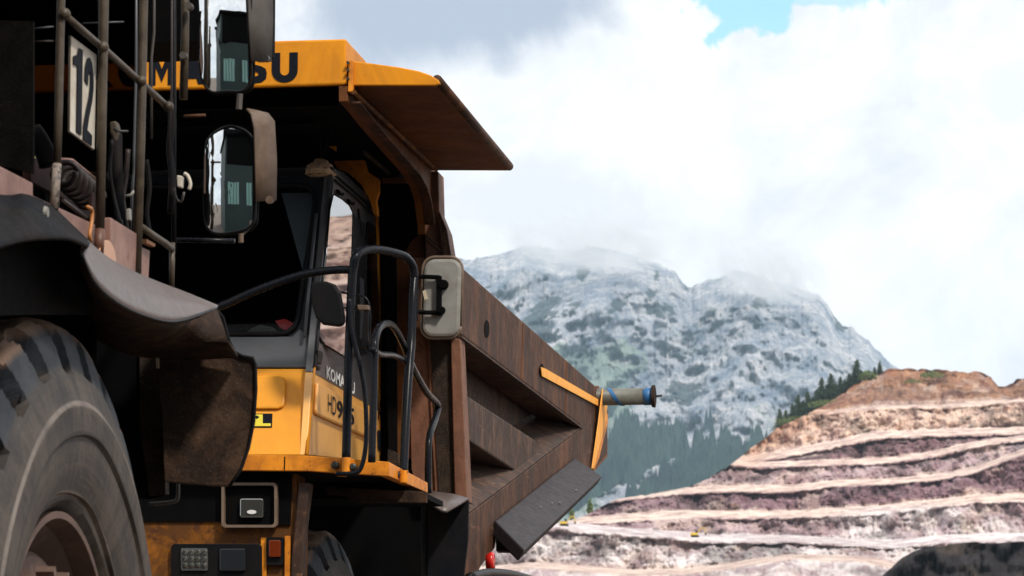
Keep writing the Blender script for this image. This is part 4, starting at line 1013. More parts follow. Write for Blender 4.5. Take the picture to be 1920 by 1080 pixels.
# door lettering
def side_text(name, txt, mat, parent, pA, pB, hpx, embolden=0.02, proud=.006):
    """text on the door between the two pixel points of its base line"""
    a, b = sd_(*pA), sd_(*pB)
    z1 = sd_(pA[0], pA[1] - hpx).z
    text_obj(name, txt, mat, parent, Vector((XC + proud, a.y, a.z)), (0, 1, 0), (0, 0, 1), z1 - a.z, width=b.y - a.y, embolden=embolden, depth=0.0)
side_text('door_lettering', 'KOMATSU', M['decal_white'], CABS, (611, 709), (664, 742), 24, .03, .004)
side_text('model_number', 'HD', M['decal_dark'], CABY, (607, 772), (622, 780), 34, -.006, .027)
side_text('model_number', '985', M['decal_dark'], CABY, (624, 782), (656, 799), 33, .015, .027)
side_text('door_mark', 'A', M['decal_dark'], CABY, (707, 786), (716, 792), 38, -.005, .006)
MB().prism([sd_(*p, .006) for p in ((708, 806), (716, 810), (717, 846), (709, 841))], (.003, 0, 0)).build('door_mark', M['decal_dark'], CABY)
# corner post bright edge, chrome grab bar on the A pillar
MB().tube([fr(621, 322), fr(588, 690), fr(575, 853)], .012, 8).build('cab_corner_trim', M['yellow_cab'], T2, smooth=True)
MB().tube([frp(619, 330, .006), frp(589, 688, .006)], .018, 8).build('pillar_trim', M['cab_grey'], T2, smooth=True)
MB().tube([frp(596, 410, .05), frp(590, 470, .05), frp(583, 540, .05), frp(574, 640, .05)], .010, 8).build('grab_bar', M['cab_grey'], T2, smooth=True)

# --- deck platform
YPF = c0.y - .12
fasc = [(85, 850), (575, 854), (730, 866), (730, 893), (575, 883), (85, 880)]
PLAT = MB().prism(pl(fasc, lambda x, y: onY(x, y, YPF)), (0, .05, 0)).build('deck_fascia', M['yellow_orange'], T2, bevel=0.004)
PX1 = onY(730, 866, YPF).x
MB().prism([onX(x, y, PX1) for x, y in ((730, 866), (802, 905), (802, 924), (730, 893))], (-.05, 0, 0)).build('deck_side_fascia', M['yellow_orange'], T2, bevel=0.004)
pz = onY(600, 868, YPF).z
MB().box((-8.0, YPF + .055, pz - .05), (PX1 - .055, onX(802, 905, PX1).y, pz + .0)).build('deck_floor', M['matte_black'], T2)
sb = MB()
sb.prism(pl([(628, 860), (655, 861), (655, 890), (648, 894), (632, 893), (628, 888)], lambda x, y: onY(x, y, YPF - .01)), (0, .012, 0))
SOCK = sb.build('rail_bracket', M['yellow_orange'], T2, bevel=0.003)
MB().tube([onY(649, 858, YPF - .03), onY(649, 890, YPF - .03)], .026, 12).build('rail_socket', M['yellow_orange'], T2)
MB().tube([onX(757, 882, PX1 + .03), onX(757, 905, PX1 + .03)], .026, 12).build('rail_socket', M['yellow_orange'], T2)
for (x, y) in ((630, 873), (664, 877)):
    MB().lathe([(-.05, .010), (-.04, .022), (0, .022)], c=onY(x, y, YPF), axis='Y', n=10).build('fascia_bolt', M['bolt'], T2)
MB().lathe([(0, .020), (.03, .020), (.035, .01)], c=onX(747, 890, PX1), axis='X', n=10).build('fascia_bolt', M['bolt'], T2)
MB().prism(pl([(533, 856), (535, 856), (534, 882), (532, 882)], lambda x, y: onY(x, y, YPF - .002)), (0, .003, 0)).build('fascia_seam', M['matte_black'], PLAT)
# small blocks on deck
MB().prism(pl([(727, 842), (736, 845), (746, 852), (748, 872), (727, 868)], lambda x, y: onY(x, y, YPF + .9)), (0, .1, 0)).build('deck_block', M['grit'], T2)

# handrails (plane just inside the deck edge)
XRL = PX1 - .03
def tb(pts, f, r, name, mat='rail_black', n=5, parent=T2):
    return MB().tube(smooth_path([f(*p) for p in pts], n), r, 12).build(name, M[mat], parent, smooth=True)
yr = YPF - .03
tb([(649, 865), (652, 740), (655, 640), (659, 545), (662, 505), (668, 480), (684, 469), (710, 468), (740, 474), (760, 482), (774, 500), (777, 520)], lambda x, y: onY(x, y, yr + max(0, (x - 668)) * .0055), .025, 'handrail')
tb([(777, 518), (774, 560), (771, 640), (766, 700), (760, 800), (756, 890)], lambda x, y: onX(x, y, XRL + .03), .026, 'handrail')
tb([(85, 700), (250, 640), (408, 577), (480, 545), (560, 517), (620, 507), (660, 506)], lambda x, y: onY(x, y, yr + .02), .023, 'cab_front_rail')
tb([(697, 866), (700, 760), (702, 680), (703, 640), (712, 614), (728, 607), (742, 618), (758, 650), (775, 692), (800, 736), (820, 758), (818, 780), (806, 815), (803, 850), (803, 925)], lambda x, y: onX(x, y, XRL), .021, 'ladder_handrail')
tb([(698, 655), (712, 664), (735, 666), (755, 674), (768, 684)], lambda x, y: onX(x, y, XRL), .018, 'rail_brace')
tb([(655, 560), (657, 600), (664, 640), (676, 690), (684, 740), (687, 800), (684, 850), (674, 882), (656, 888), (630, 888)], lambda x, y: onY(x, y, yr - .03), .013, 'cable')
tb([(640, 548), (660, 552), (682, 556), (692, 572), (694, 610), (690, 655)], lambda x, y: onY(x, y, yr + .05), .006, 'mirror_stay')
tb([(638, 575), (655, 578), (668, 574), (690, 573)], lambda x, y: onY(x, y, yr + .03), .004, 'mirror_stay')
MB().prism(pl([(669, 571), (691, 572), (691, 581), (671, 581)], lambda x, y: onY(x, y, yr + .0)), (0, .05, 0)).build('stay_clamp', M['hood_tan'], T2, bevel=.004)
MB().prism(pl([(683, 582), (691, 582), (690, 640), (685, 650), (676, 650)], lambda x, y: onY(x, y, yr + .01)), (0, .05, 0)).build('wiring_cover', M['black'], T2, bevel=.004)
# small black mirror
sm = [(581, 533), (587, 527), (612, 527), (628, 533), (638, 550), (645, 590), (645, 606), (636, 612), (605, 608), (592, 596), (584, 570)]
SM = MB().prism(pl(sm, lambda x, y: onY(x, y, yr - .04)), (0, .05, 0)).build('small_mirror', M['black'], T2, bevel=.018)
# big mirror (its back is towards the camera)
ym = onX(777, 560, XRL).y - .1
MRR = MB().prism([onY(x, y, ym) for x, y in [(p[0] - (p[1] - 558) * .03, p[1]) for p in rrect(828, 558, 35, 73, 20)]], (0, .045, 0)).build('mirror_shell', M['mirror_back'], T2, bevel=.018)
MB().tube([onY(x, y, ym + .03) for x, y in [(p[0] - (p[1] - 558) * .03, p[1]) for p in rrect(828, 558, 37, 76, 22)]] + [onY(828 + 37 + .0 - (558 + 54 - 558) * .03, 558 + 54, ym + .03)], .0095, 8).build('mirror_rim', M['mirror_rim'], MRR, smooth=True)
MB().prism([onY(x, y, ym + .05) for x, y in rrect(828, 558, 33, 71, 18)], (0, .006, 0)).build('mirror_glass', M['chrome'], MRR)
mk = MB()
mk.tube([onY(775, 519, ym - .02), onY(800, 519, ym - .03), onY(824, 520, ym - .03)], .013, 8)
mk.tube([onY(777, 585, ym - .02), onY(800, 586, ym - .03), onY(824, 586, ym - .03)], .013, 8)
mk.prism(pl([(818, 517), (827, 517), (827, 591), (818, 591)], lambda x, y: onY(x, y, ym - .04)), (0, .03, 0))
mk.lathe([(-.05, .025), (0, .03)], c=onY(832, 534, ym), axis='Y', n=12); mk.lathe([(-.05, .02), (0, .024)], c=onY(828, 582, ym), axis='Y', n=12)
mk.build('mirror_bracket', M['matte_black'], T2)
mc = MB(); mc.tube([onX(777, 540, XRL + .03), onX(775, 600, XRL + .03)], .028, 10); mc.build('rail_clamp', M['black'], T2)
MB().prism(pl([(792, 546), (798, 543), (803, 560), (796, 562)], lambda x, y: onY(x, y, ym - .05)), (0, .002, 0)).build('paper_tag', M['paper'], T2)
# interior floor under handrail, structural box between cab and body
MB().prism(pl([(727, 480), (768, 470), (770, 860), (730, 860)], lambda x, y: onY(x, y, YD + .04)), (0, .03, 0)).build('bulkhead_panel', M['rust_smooth'], T2)
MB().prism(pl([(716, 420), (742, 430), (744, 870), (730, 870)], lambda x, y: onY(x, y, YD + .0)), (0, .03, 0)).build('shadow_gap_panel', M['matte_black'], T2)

# --- beams under the canopy
MB().prism(pl([(0, 248), (560, 248), (562, 265), (0, 265)], lambda x, y: onY(x, y, 21.4)), (0, .12, 0)).build('cross_tube', M['yellow_orange'], T2, bevel=.02)
MB().prism(pl([(570, 246), (630, 247), (629, 283), (613, 272), (590, 262), (571, 257)], lambda x, y: onY(x, y, 21.38)), (0, .04, 0)).build('roof_bracket', M['yellow'], T2, bevel=.005)
MB().prism(pl([(632, 262), (652, 284), (680, 288), (690, 322), (711, 336), (711, 360), (706, 375), (709, 405), (700, 402), (694, 378), (676, 345), (650, 322), (632, 315), (618, 290)], lambda x, y: onY(x, y, 21.9)), (0, .05, 0)).build('roof_arm', M['yellow_orange'], T2, bevel=.005)
MB().tube([onY(683, 285, 21.3), onY(730, 325, 21.9)], .012, 8).build('conduit', M['rail_olive'], T2)
MB().prism(pl([(716, 333), (785, 333), (785, 342), (716, 342)], lambda x, y: onY(x, y, YD + .05)), (0, .05, 0)).build('bulkhead_rib', M['rust_smooth'], T2)

# antennas
an = MB().tube([onY(601, 300, 20.78), onY(604, 230, 20.78), onY(609, 150, 20.78)], .0065, 6, .003).build('antenna', M['black'], T2)
MB().tube(smooth_path([onY(606, 298, 20.8), onY(618, 255, 20.8), onY(641, 215, 20.8)], 5), .005, 6, .003).build('antenna', M['black'], T2)
MB().lathe([(0, .075), (.02, .07), (.04, .04)], c=onY(598, 330, 20.8), axis='Z', n=16).build('antenna_base', M['black'], T2)
rg = bmesh.new(); bmesh.ops.create_icosphere(rg, subdivisions=4, radius=1)
rc = onY(600, 316, 20.8)
for v in rg.verts:
    d = v.co.normalized(); nn = float(fbm(np.array([d.x * 2.2]), np.array([d.y * 2.2]), np.array([d.z * 4 + 2]), 4, 7, True)[0])
    z = d.z
    rad = (0.040 + .036 * max(0, -z * .7 + .35)) * (0.72 + 0.65 * nn)
    v.co = rc + Vector((d.x * rad * 1.35, d.y * rad * 1.35, z * .055 * (.85 + .3 * nn)))
rgm = MB(); rgm.bm.free(); rgm.bm = rg
tag(rgm.build('rag', M['rag'], smooth=True), 'dirty beige cloth knotted round the antenna foot on the cab roof', 'rag')

# --- lower front: bumper, lamps, strut
YBF = YPF + .12
BUMP = MB().prism(pl([(85, 884), (556, 884), (562, 1000), (548, 1500), (85, 1500)], lambda x, y: onY(x, y, YBF)), (0, .25, 0)).build('front_bumper', M['yellow_dirty'], T2, bevel=.01)
MB().prism(pl([(85, 897), (700, 897), (800, 925), (800, 935), (85, 935)], lambda x, y: onY(x, y, YBF + .6)), (0, .6, 0)).build('deck_underframe', M['matte_black'], T2)
hl = MB(); yl = YBF - .02
hl.holed([onY(x, y, yl) for x, y in rrect(470, 948, 52, 42, 8)], [[onY(x, y, yl) for x, y in rrect(470, 948, 47, 37, 6)]], (0, -.04, 0))
HLF = hl.build('headlight_frame', M['mirror_rim'], T2)
MB().prism([onY(x, y, yl - .004) for x, y in rrect(470, 948, 46.5, 36.5, 6)], (0, .02, 0)).build('headlight_housing', M['matte_black'], HLF)
HL = MB().prism([onY(x, y, yl - .012) for x, y in rrect(473, 953, 22, 18, 4)], (0, -.02, 0)).build('headlight', M['lens'], T2, bevel=.006)
MB().prism([onY(x, y, yl - .034) for x, y in ell(472, 960, 9, 4, 12)], (0, -.003, 0)).build('bulb', M['decal_white'], HL)
LP = MB().prism([onY(x, y, YBF - .01) for x, y in rrect(407, 1080, 85, 60, 8)], (0, -.02, 0)).build('lamp_panel', M['black'], T2, bevel=.004)
MB().prism([onY(x, y, YBF - .031) for x, y in rrect(365, 1049, 25, 21, 3)], (0, -.012, 0)).build('led_housing', M['reflector'], LP)
leds = MB()
for i in range(4):
    for j in range(3):
        leds.lathe([(-.022, .006), (-.012, .014), (-.001, .016)], c=onY(347 + i * 12, 1036 + j * 12, YBF - .043), axis='Y', n=10)
leds.build('led_cluster', M['lens'], LP)
MB().prism([onY(x, y, YBF - .031) for x, y in rrect(437, 1050, 24, 21, 3)], (0, -.02, 0)).build('fog_lamp', M['dark_lens'], LP, bevel=.005)
MB().prism(pl([(490, 1008), (500, 1008), (500, 1500), (490, 1500)], lambda x, y: onY(x, y, YBF - .003)), (0, -.012, 0)).build('panel_edge', M['yellow_orange'], T2)
MB().prism([onY(x, y, YBF - .005) for x, y in rrect(517, 1034, 16, 26, 3)], (0, -.03, 0)).build('indicator_housing', M['black'], T2)
MB().prism([onY(x, y, YBF - .037) for x, y in rrect(516, 1029, 11, 16, 3)], (0, -.02, 0)).build('indicator', M['amber'], T2, bevel=.005)
MB().prism(pl([(535, 1005), (545, 1005), (543, 1500), (532, 1500)], lambda x, y: onY(x, y, YBF - .01)), (0, -.012, 0)).build('bumper_edge', M['yellow_orange'], T2)
MB().prism(pl([(560, 905), (582, 905), (572, 985), (566, 1080), (560, 1500), (540, 1500), (546, 1050), (553, 980)], lambda x, y: onY(x, y, YBF - .04)), (0, .1, 0)).build('frame_strut', M['rust_streak'], T2, bevel=.01)
MB().prism(pl([(610, 912), (800, 922), (800, 943), (664, 942), (648, 930), (612, 926)], lambda x, y: onY(x, y, YBF + .55)), (0, .04, 0)).build('deck_beam', M['fender_brown'], T2, bevel=.005)
MB().prism(pl([(85, 886), (548, 886), (545, 985), (400, 978), (85, 978)], lambda x, y: onY(x, y, YBF - .002)), (0, -.012, 0)).build('bumper_shade', M['matte_black'], T2)  # black sheet standing in for the deck's shadow on the upper bumper
# wheels
hx = -3.95 - .39
put_wheel(T2, (hx, 21.3, 1.35), 1, .35)
put_wheel(T2, (-7.75, 21.3, 1.35), -1)
for k in range(2):
    put_wheel(T2, (-3.95 - .35 - k * .85, 26.3, 1.35), 1, .2); put_wheel(T2, (-7.85 + k * .85, 26.3, 1.35), -1)
MB().box((-6.9, 20.2, 1.0), (-5.0, 29.0, 1.8)).build('chassis', M['matte_black'], T2)
MB().prism(pl([(556, 940), (800, 944), (830, 1500), (540, 1500)], lambda x, y: onY(x, y, 23.0)), (0, .1, 0)).build('wheel_arch_backing', M['matte_black'], T2)
# front fender behind that wheel
yf = 21.95
ff = MB(); ff.prism(pl([(802, 928), (830, 934), (878, 938), (877, 1010), (868, 1090), (850, 1500), (800, 1500)], lambda x, y: onY(x, y, yf)), (0, .04, 0))
FF = ff.build('front_fender', M['rubber'], T2)
top0 = [onY(x, y, yf + .02) for x, y in ((800, 922), (820, 924), (850, 928), (879, 936))]
top1 = [onY(x, y, yf - .35) for x, y in ((800, 940), (812, 948), (828, 958), (838, 960))]
top2 = [onY(x, y, yf - .1) for x, y in ((800, 932), (816, 938), (845, 950), (879, 937))]
MB().grid([top0, [a.lerp(b, .5) for a, b in zip(top0, top1)], top1]).build('fender_top', M['fender_glint'], T2, solid=.015, smooth=True)
# rear lamp and the black rear guard
MB().lathe([(-.03, .05), (.0, .062), (.012, .062), (.02, .05)], c=onX(921, 1053, XR + .10), axis='X', n=20).build('tail_lamp', M['red'], T2, smooth=True)
rg_ = MB().tube(smooth_path([onX(880, 1083, XR + .2), onX(915, 1075, XR + .2), onX(960, 1078, XR + .2), onX(1005, 1090, XR + .2)], 4), .03, 8).build('rear_guard', M['black'], T2, smooth=True)
MB().box((XR - .1, 24.5, 1.55), (XR + .05, 28.0, 1.62)).build('rear_guard_plate', M['black'], T2)

# --- pipe and strap (cargo, top-level)
p0 = sx(1120, 746, XR - .1); 
pa = onY(1128, 745, 29.75); pb = onY(1222, 743, 29.75)
PIPE = empty('steel_pipe', (pb + pa) / 2 - Vector((0, 0, .07)))
tag(PIPE, 'weathered cream pipe stub with blue bands poking out behind the dump body', 'pipe')
MB().tube([pa - Vector((.9, 0, .0)), pb], .069, 20).build('pipe_barrel', M['pipe'], PIPE, smooth=True)
MB().tube([onY(1207, 744, 29.75), pb + Vector((.001, 0, 0))], .0715, 20).build('blue_band', M['blue'], PIPE, smooth=True)
bl = []
for k in range(15):
    t = k / 14; a = math.pi * (1.15 - 1.5 * t); c = onY(1138 + 26 * t, 745, 29.75)
    bl.append(c + Vector((0, -math.sin(a) * .070 if True else 0, math.cos(a) * .070)))
sp = MB()
pa_, pb_ = onY(1138, 731, 29.66), onY(1162, 757, 29.66)
spts = []
for k in range(13):
    t = k / 12; zz = .069 * math.cos(math.pi * t); yy_ = -.0715 * math.sin(math.pi * t)
    cxx = onY(1134 + 30 * t, 745, 29.75).x
    spts.append(Vector((cxx, pa.y + yy_, pa.z + zz * 1.04)))
sp.grid([[p for p in spts], [p + Vector((.035, 0, 0)) for p in spts]]); sp.build('blue_stripe', M['blue'], PIPE, solid=.003)
MB().lathe([(0, .09), (.028, .094), (.034, .06)], c=pb, axis='X', n=28).build('end_flange', M['grit'], PIPE, bevel=.004)
MB().tube([pb + Vector((.03, 0, 0)), pb + Vector((.085, 0, .004))], .010, 8).build('valve_stem', M['bolt'], PIPE)
def ribbon(pts, w, dirv):
    mb = MB(); pts = [Vector(p) for p in pts]; d = Vector(dirv).normalized() * w / 2
    mb.grid([[p + d for p in pts], [p - d for p in pts]]); return mb
STR = empty('ratchet_strap', sx(1112, 880, XR + .02)); tag(STR, 'orange lashing strap pulled over the rear end of the dump body', 'strap')
s0, s1 = sx(1017, 696, XR + .012), sx(1126, 757, XR + .012)
rb1 = MB().prism([sx(1013, 688, XR + .012), sx(1023, 692, XR + .012), sx(1126, 752, XR + .012), sx(1124, 763, XR + .012), sx(1015, 705, XR + .012)], (.006, 0, 0)); rb1.build('strap_upper', M['strap'], STR)
MB().prism([sx(1129, 730, XR + .05), sx(1141, 731, XR + .05), sx(1133, 800, XR + .03), sx(1112, 878, XR + .02), sx(1109, 878, XR + .02), sx(1120, 800, XR + .03)], (.006, 0, 0)).build('strap_tail', M['strap'], STR)
MB().prism([sx(1138, 775, XR + .03), sx(1139, 792, XR + .03), sx(1122, 860, XR + .02), sx(1113, 880, XR + .015), sx(1128, 820, XR + .02)], (.005, 0, 0)).build('strap_end', M['yellow_orange'], STR)

# ================================================================== NEAR TRUCK (faces away from the camera)
T1 = empty('haul_truck', (-5.8, 7.5, 0.0))
tag(T1, 'dark haul truck numbered 12 at the left edge, facing away, with railings and mirrors', 'dump truck')
XN = -3.1
def nx(px, py, X=XN): return onX(px, py, X)
WY = 11.55
put_wheel(T1, (-3.0 - .39, WY, 1.35), 1, 0.1)
put_wheel(T1, (-8.2, WY, 1.35), -1)
for k in range(2):
    put_wheel(T1, (-3.4 - k * .85, 6.2, 1.35), 1, .2); put_wheel(T1, (-8.2 + k * .85, 6.2, 1.35), -1)
MB().box((-7.0, .5, 1.0), (-4.6, 13.2, 1.9)).build('chassis', M['matte_black'], T1)
# dump body (behind and left of the camera's view) with canopy over its cab
MB().prism([(-3.3, 1.2, 2.7), (-3.3, 9.6, 1.9), (-3.3, 9.9, 5.3), (-3.3, 1.0, 4.4)], (-5.0, 0, 0)).build('dump_body', M['rust'], T1)
MB().box((-8.1, 9.9, 5.15), (-3.5, 13.6, 5.35)).build('canopy', M['rust_smooth'], T1)
MB().box((-8.3, 10.6, 3.1), (-6.2, 12.6, 4.95)).build('cab', M['yellow_dirty'], T1, bevel=.05)
MB().box((-7.0, 12.2, 1.4), (-4.4, 13.7, 3.0)).build('radiator_housing', M['matte_black'], T1, bevel=.05)
MB().box((-8.2, 10.2, 2.95), (-3.35, 13.5, 3.0)).build('deck', M['matte_black'], T1)
MB().box((-6.2, 10.1, 3.0), (-3.9, 10.4, 5.1)).build('deck_rear_wall', M['matte_black'], T1)
MB().prism([(-8.0, 13.5, 3.0), (-4.6, 13.5, 3.0), (-4.6, 13.5, 4.3), (-8.0, 13.5, 4.3)], (0, .05, 0)).build('deck_front_screen', M['matte_black'], T1)

# deck edge beam (faded red-brown)
be = MB()
be.prism([nx(-200, 200), nx(0, 311), nx(62, 343), nx(62, 366), nx(188, 425), nx(245, 450), nx(245, 530), nx(160, 480), nx(60, 430), nx(-200, 360)], (-.05, 0, 0))
be.build('deck_edge_beam', M['rust_pink'], T1, bevel=.004)
MB().prism([nx(192, 408), nx(244, 440), nx(244, 540), nx(192, 500)], (.03, 0, 0)).build('edge_plate', M['rust_pink'], T1, bevel=.004)
MB().prism([nx(262, 462), nx(281, 470), nx(277, 540), nx(262, 530)], (-.04, 0, 0)).build('edge_plate', M['rust_pink'], T1)
MB().prism([nx(265, 448), nx(282, 458), nx(280, 463), nx(264, 455)], (.02, 0, 0)).build('edge_clip', M['wire'], T1)
MB().prism([nx(x, y, XN + .034) for x, y in ell(198, 492, 17, 42, 24)], (.006, 0, 0)).build('side_reflector', M['peach'], T1, bevel=.006)
MB().tube([nx(118, 375), nx(162, 408)], .006, 6).build('edge_rod', M['coil'], T1)

# posts of the side railing
def ntube(pts, r, name, mat, X=XN + .03, sm=0, parent=None):
    q = [nx(x, y, X) for x, y in pts]
    if sm: q = smooth_path(q, sm)
    return MB().tube(q, r, 14).build(name, M[mat], parent or T1, smooth=True)
ntube([(117, -260), (115, -20), (110, 200), (107, 310)], .0135, 'rail_post', 'rail_olive')
ntube([(107, 308), (104, 350), (102, 392)], .0145, 'rail_post_foot', 'rail_chipped')
ntube([(197, -260), (195, 0), (191, 200), (187, 432)], .0165, 'rail_post', 'rail_olive')
ntube([(187, 430), (185, 474)], .0175, 'rail_post_foot', 'rail_rust')
ntube([(270, -260), (269, 0), (264, 250), (256, 515)], .0165, 'rail_post', 'rail_olive')
ntube([(118, 26), (160, 62), (195, 92), (268, 158), (318, 204)], .0125, 'upper_rail', 'rail_olive')
ntube([(262, 424), (285, 440), (308, 455), (322, 466)], .0130, 'lower_rail', 'rail_olive')
ntube([(323, 455), (322, 540)], .010, 'rail_post', 'rail_olive', XN + .03)
for (x, y) in ((193, 88), (265, 152), (316, 200), (121, 26)):
    p = nx(x, y, XN + .045); bmj = bmesh.new(); bmesh.ops.create_icosphere(bmj, subdivisions=2, radius=.020)
    for v in bmj.verts: v.co += p
    j = MB(); j.bm.free(); j.bm = bmj; j.build('weld_joint', M['rail_olive'], T1, smooth=True)
# number plate
NP = [(131, 68), (178, 103), (174, 281), (129, 247)]
PLT = MB().prism([nx(x, y, XN + .0) for x, y in NP], (.006, 0, 0)).build('number_plate', M['plate_white'], T1, bevel=.002)
MB().tube([nx(x, y, XN + .0) for x, y in NP + NP[:1]], .004, 6).build('plate_frame', M['rail_olive'], PLT)
def plate_digits():
    a, b, c, d = [nx(x, y, XN + .009) for x, y in NP]     # tl, tr, br, bl
    def P(u, v): return (d.lerp(c, u)).lerp(a.lerp(b, u), v)
    one = [(.30, .06), (.50, .06), (.50, .95), (.36, .95), (.28, .86), (.14, .82), (.14, .73), (.30, .75)]
    two = [(.58, .03), (.94, .03), (.94, .14), (.74, .16), (.80, .30), (.92, .50), (.96, .64), (.95, .78), (.88, .89), (.78, .93), (.68, .90), (.61, .80), (.60, .66), (.73, .62), (.74, .73), (.78, .79), (.82, .76), (.83, .66), (.79, .52), (.66, .32), (.58, .17)]
    mb = MB(); mb.prism([P(*p) for p in one], (.002, 0, 0)); mb.prism([P(*p) for p in two], (.002, 0, 0))
    mb.build('digits', M['decal_dark'], PLT)
plate_digits()
# front (far) corner posts, cables, brackets
yq = 13.3
def ytube(pts, r, name, mat, Y=yq, sm=0):
    q = [onY(x, y, Y) for x, y in pts]
    if sm: q = smooth_path(q, sm)
    return MB().tube(q, r, 10).build(name, M[mat], T1, smooth=True)
ytube([(346, -260), (347, 60), (344, 186)], .016, 'mirror_post', 'rail_olive', 13.5)
ytube([(326, -260), (326, 200), (326, 470)], .009, 'conduit', 'black', 13.35)
ytube([(290, -200), (289, 60), (284, 110), (284, 260)], .005, 'conduit', 'hood_grey', 13.3)
ytube([(322, -200), (322, 160), (316, 300)], .004, 'conduit', 'coil', 13.25)
ytube([(184, -200), (184, 60)], .004, 'conduit', 'coil', 12.9)
ytube([(256, -200), (255, 130), (250, 330), (244, 440)], .005, 'conduit', 'cab_grey', 13.0)
ytube([(240, 280), (236, 330), (230, 370), (233, 400), (238, 440)], .010, 'hose', 'coil', 13.0, 4)
ytube([(155, 44), (232, 41)], .003, 'stay_rod', 'cab_grey', 12.4)
ytube([(62, 54), (100, 50)], .003, 'stay_rod', 'cab_grey', 11.6)
ytube([(62, 78), (100, 77)], .003, 'stay_rod', 'coil', 11.6)
ytube([(345, 218), (385, 216)], .006, 'stay_rod', 'rust', 13.4)
ytube([(322, 450), (440, 452)], .010, 'mirror_arm', 'rail_black', 13.6)
ytube([(345, 325), (352, 330), (357, 345), (354, 356)], .007, 'latch_loop', 'plate_white', 13.2, 3)
MB().prism(pl([(331, 328), (342, 330), (341, 352), (332, 350)], lambda x, y: onY(x, y, 13.2)), (0, .03, 0)).build('latch', M['plate_white'], T1, bevel=.004)
ytube([(326, 352), (330, 372), (340, 378), (345, 360)], .005, 'latch_cord', 'hood_grey', 13.25, 3)
MB().prism(pl([(205, 228), (217, 226), (221, 240), (214, 262), (206, 248)], lambda x, y: onY(x, y, 12.8)), (0, .05, 0)).build('cable_clamp', M['rail_olive'], T1, bevel=.006)
ytube([(214, 240), (222, 246), (240, 246)], .004, 'stay_rod', 'cab_grey', 12.8)
ytube([(219, 250), (220, 330), (225, 410)], .020, 'hydraulic_cylinder', 'rubber', 12.95)
for (x, y) in ((355, 12), (345, 105)):
    MB().lathe([(-.02, .014), (.02, .014)], c=onY(x, y, 13.45), axis='Y', n=10).build('clamp_bolt', M['hood_grey'], T1)
ytube([(318, 186), (322, 230), (318, 280), (323, 330), (320, 400)], .013, 'hose', 'rubber', 13.28, 4)
ytube([(210, 262), (206, 320), (214, 372), (226, 420)], .008, 'hose', 'black', 12.9, 4)
ytube([(275, 300), (281, 350), (276, 400), (282, 440)], .008, 'hose', 'rubber', 13.15, 4)
ytube([(235, 368), (245, 366), (252, 358)], .006, 'hose_fitting', 'mirror_back', 12.95)
MB().prism(pl([(236, 392), (243, 390), (244, 412), (237, 414)], lambda x, y: onY(x, y, 12.95)), (0, .03, 0)).build('hose_fitting', M['mirror_back'], T1, bevel=.003)
# left: gritty air filter box, box with spring
MB().prism([onY(x, y, 11.25) for x, y in ((-260, 30), (62, 40), (62, 325), (-260, 250))], (0, .02, 0)).build('filter_screen', M['mesh_black'], T1)
MB().prism(pl([(58, 296), (120, 296), (135, 302), (184, 345), (184, 420), (120, 372), (58, 340)], lambda x, y: nx(x, y, XN - .25)), (-.03, 0, 0)).build('spring_box', M['maroon'], T1)
MB().tube([nx(x, y, XN - .22) for x, y in ((108, 298), (135, 300), (184, 340))], .006, 6).build('box_edge', M['rust_pink'], T1)
MB().prism(pl([(60, 293), (74, 293), (74, 297), (60, 297)], lambda x, y: nx(x, y, XN - .2)), (.005, 0, 0)).build('yellow_mark', M['sticker'], T1)
cp = []
A_, B_ = nx(118, 322, XN - .14), nx(172, 372, XN - .14)
ax = (B_ - A_).normalized(); uu = Vector((1, 0, 0)); vv = ax.cross(uu).normalized()
for k in range(110):
    t = k / 109; th = 2 * math.pi * 6 * t; cp.append(A_.lerp(B_, t) + (uu * math.cos(th) + vv * math.sin(th)) * .045)
MB().tube(cp, .011, 7).build('coil_spring', M['coil'], T1, smooth=True)
ytube([(60, 245), (72, 262), (84, 285), (92, 310)], .035, 'intake_hose', 'rubber', 11.9, 3)
MB().tube(smooth_path([nx(x, y, XN + .05) for x, y in ((164, 388), (172, 394), (172, 415), (168, 440), (170, 452))], 4), .007, 8).build('tie_hook', M['wire'], T1, smooth=True)
MB().prism([nx(x, y, XN - .1) for x, y in ((168, 358), (175, 368), (173, 392), (166, 388))], (.01, 0, 0)).build('red_tag', M['maroon'], T1)

# fender over and in front of the near wheel, lofted in real depth
def rs(pts, n=26):
    q = smooth_path([Vector(p) for p in pts], 8); L = [0]
    for a, b in zip(q, q[1:]): L.append(L[-1] + (b - a).length)
    out = []; j = 0
    for k in range(n):
        s = L[-1] * k / (n - 1)
        while j < len(L) - 2 and L[j + 1] < s: j += 1
        t = (s - L[j]) / max(1e-6, L[j + 1] - L[j]); out.append(q[j].lerp(q[j + 1], t))
    return out
def loft(curves, name, mat, n=26, sub=3, solid=.012, parent=T1):
    rows = [rs(c, n) for c in curves]; R2 = []
    for a, b in zip(rows, rows[1:]):
        for k in range(sub): R2.append([p.lerp(q, k / sub) for p, q in zip(a, b)])
    R2.append(rows[-1]); return MB().grid(R2).build(name, M[mat], parent, smooth=True, solid=solid)
# dark rubber upper part above the tyre
loft([[onX(x, y, XN + .02) for x, y in ((-200, 330), (0, 368), (45, 366), (95, 388), (130, 420), (168, 456))],
      [onX(x, y, XN + .16) for x, y in ((-200, 430), (0, 420), (45, 400), (90, 412), (125, 436), (166, 460))],
      [onX(x, y, XN + .22) for x, y in ((-200, 520), (0, 464), (50, 452), (100, 448), (135, 450), (165, 464))]], 'fender_crown', 'rubber')
MB().lathe([(0, .02), (.01, .016)], c=onX(84, 398, XN + .15), axis='X', n=12).build('fender_rivet', M['mirror_back'], T1)
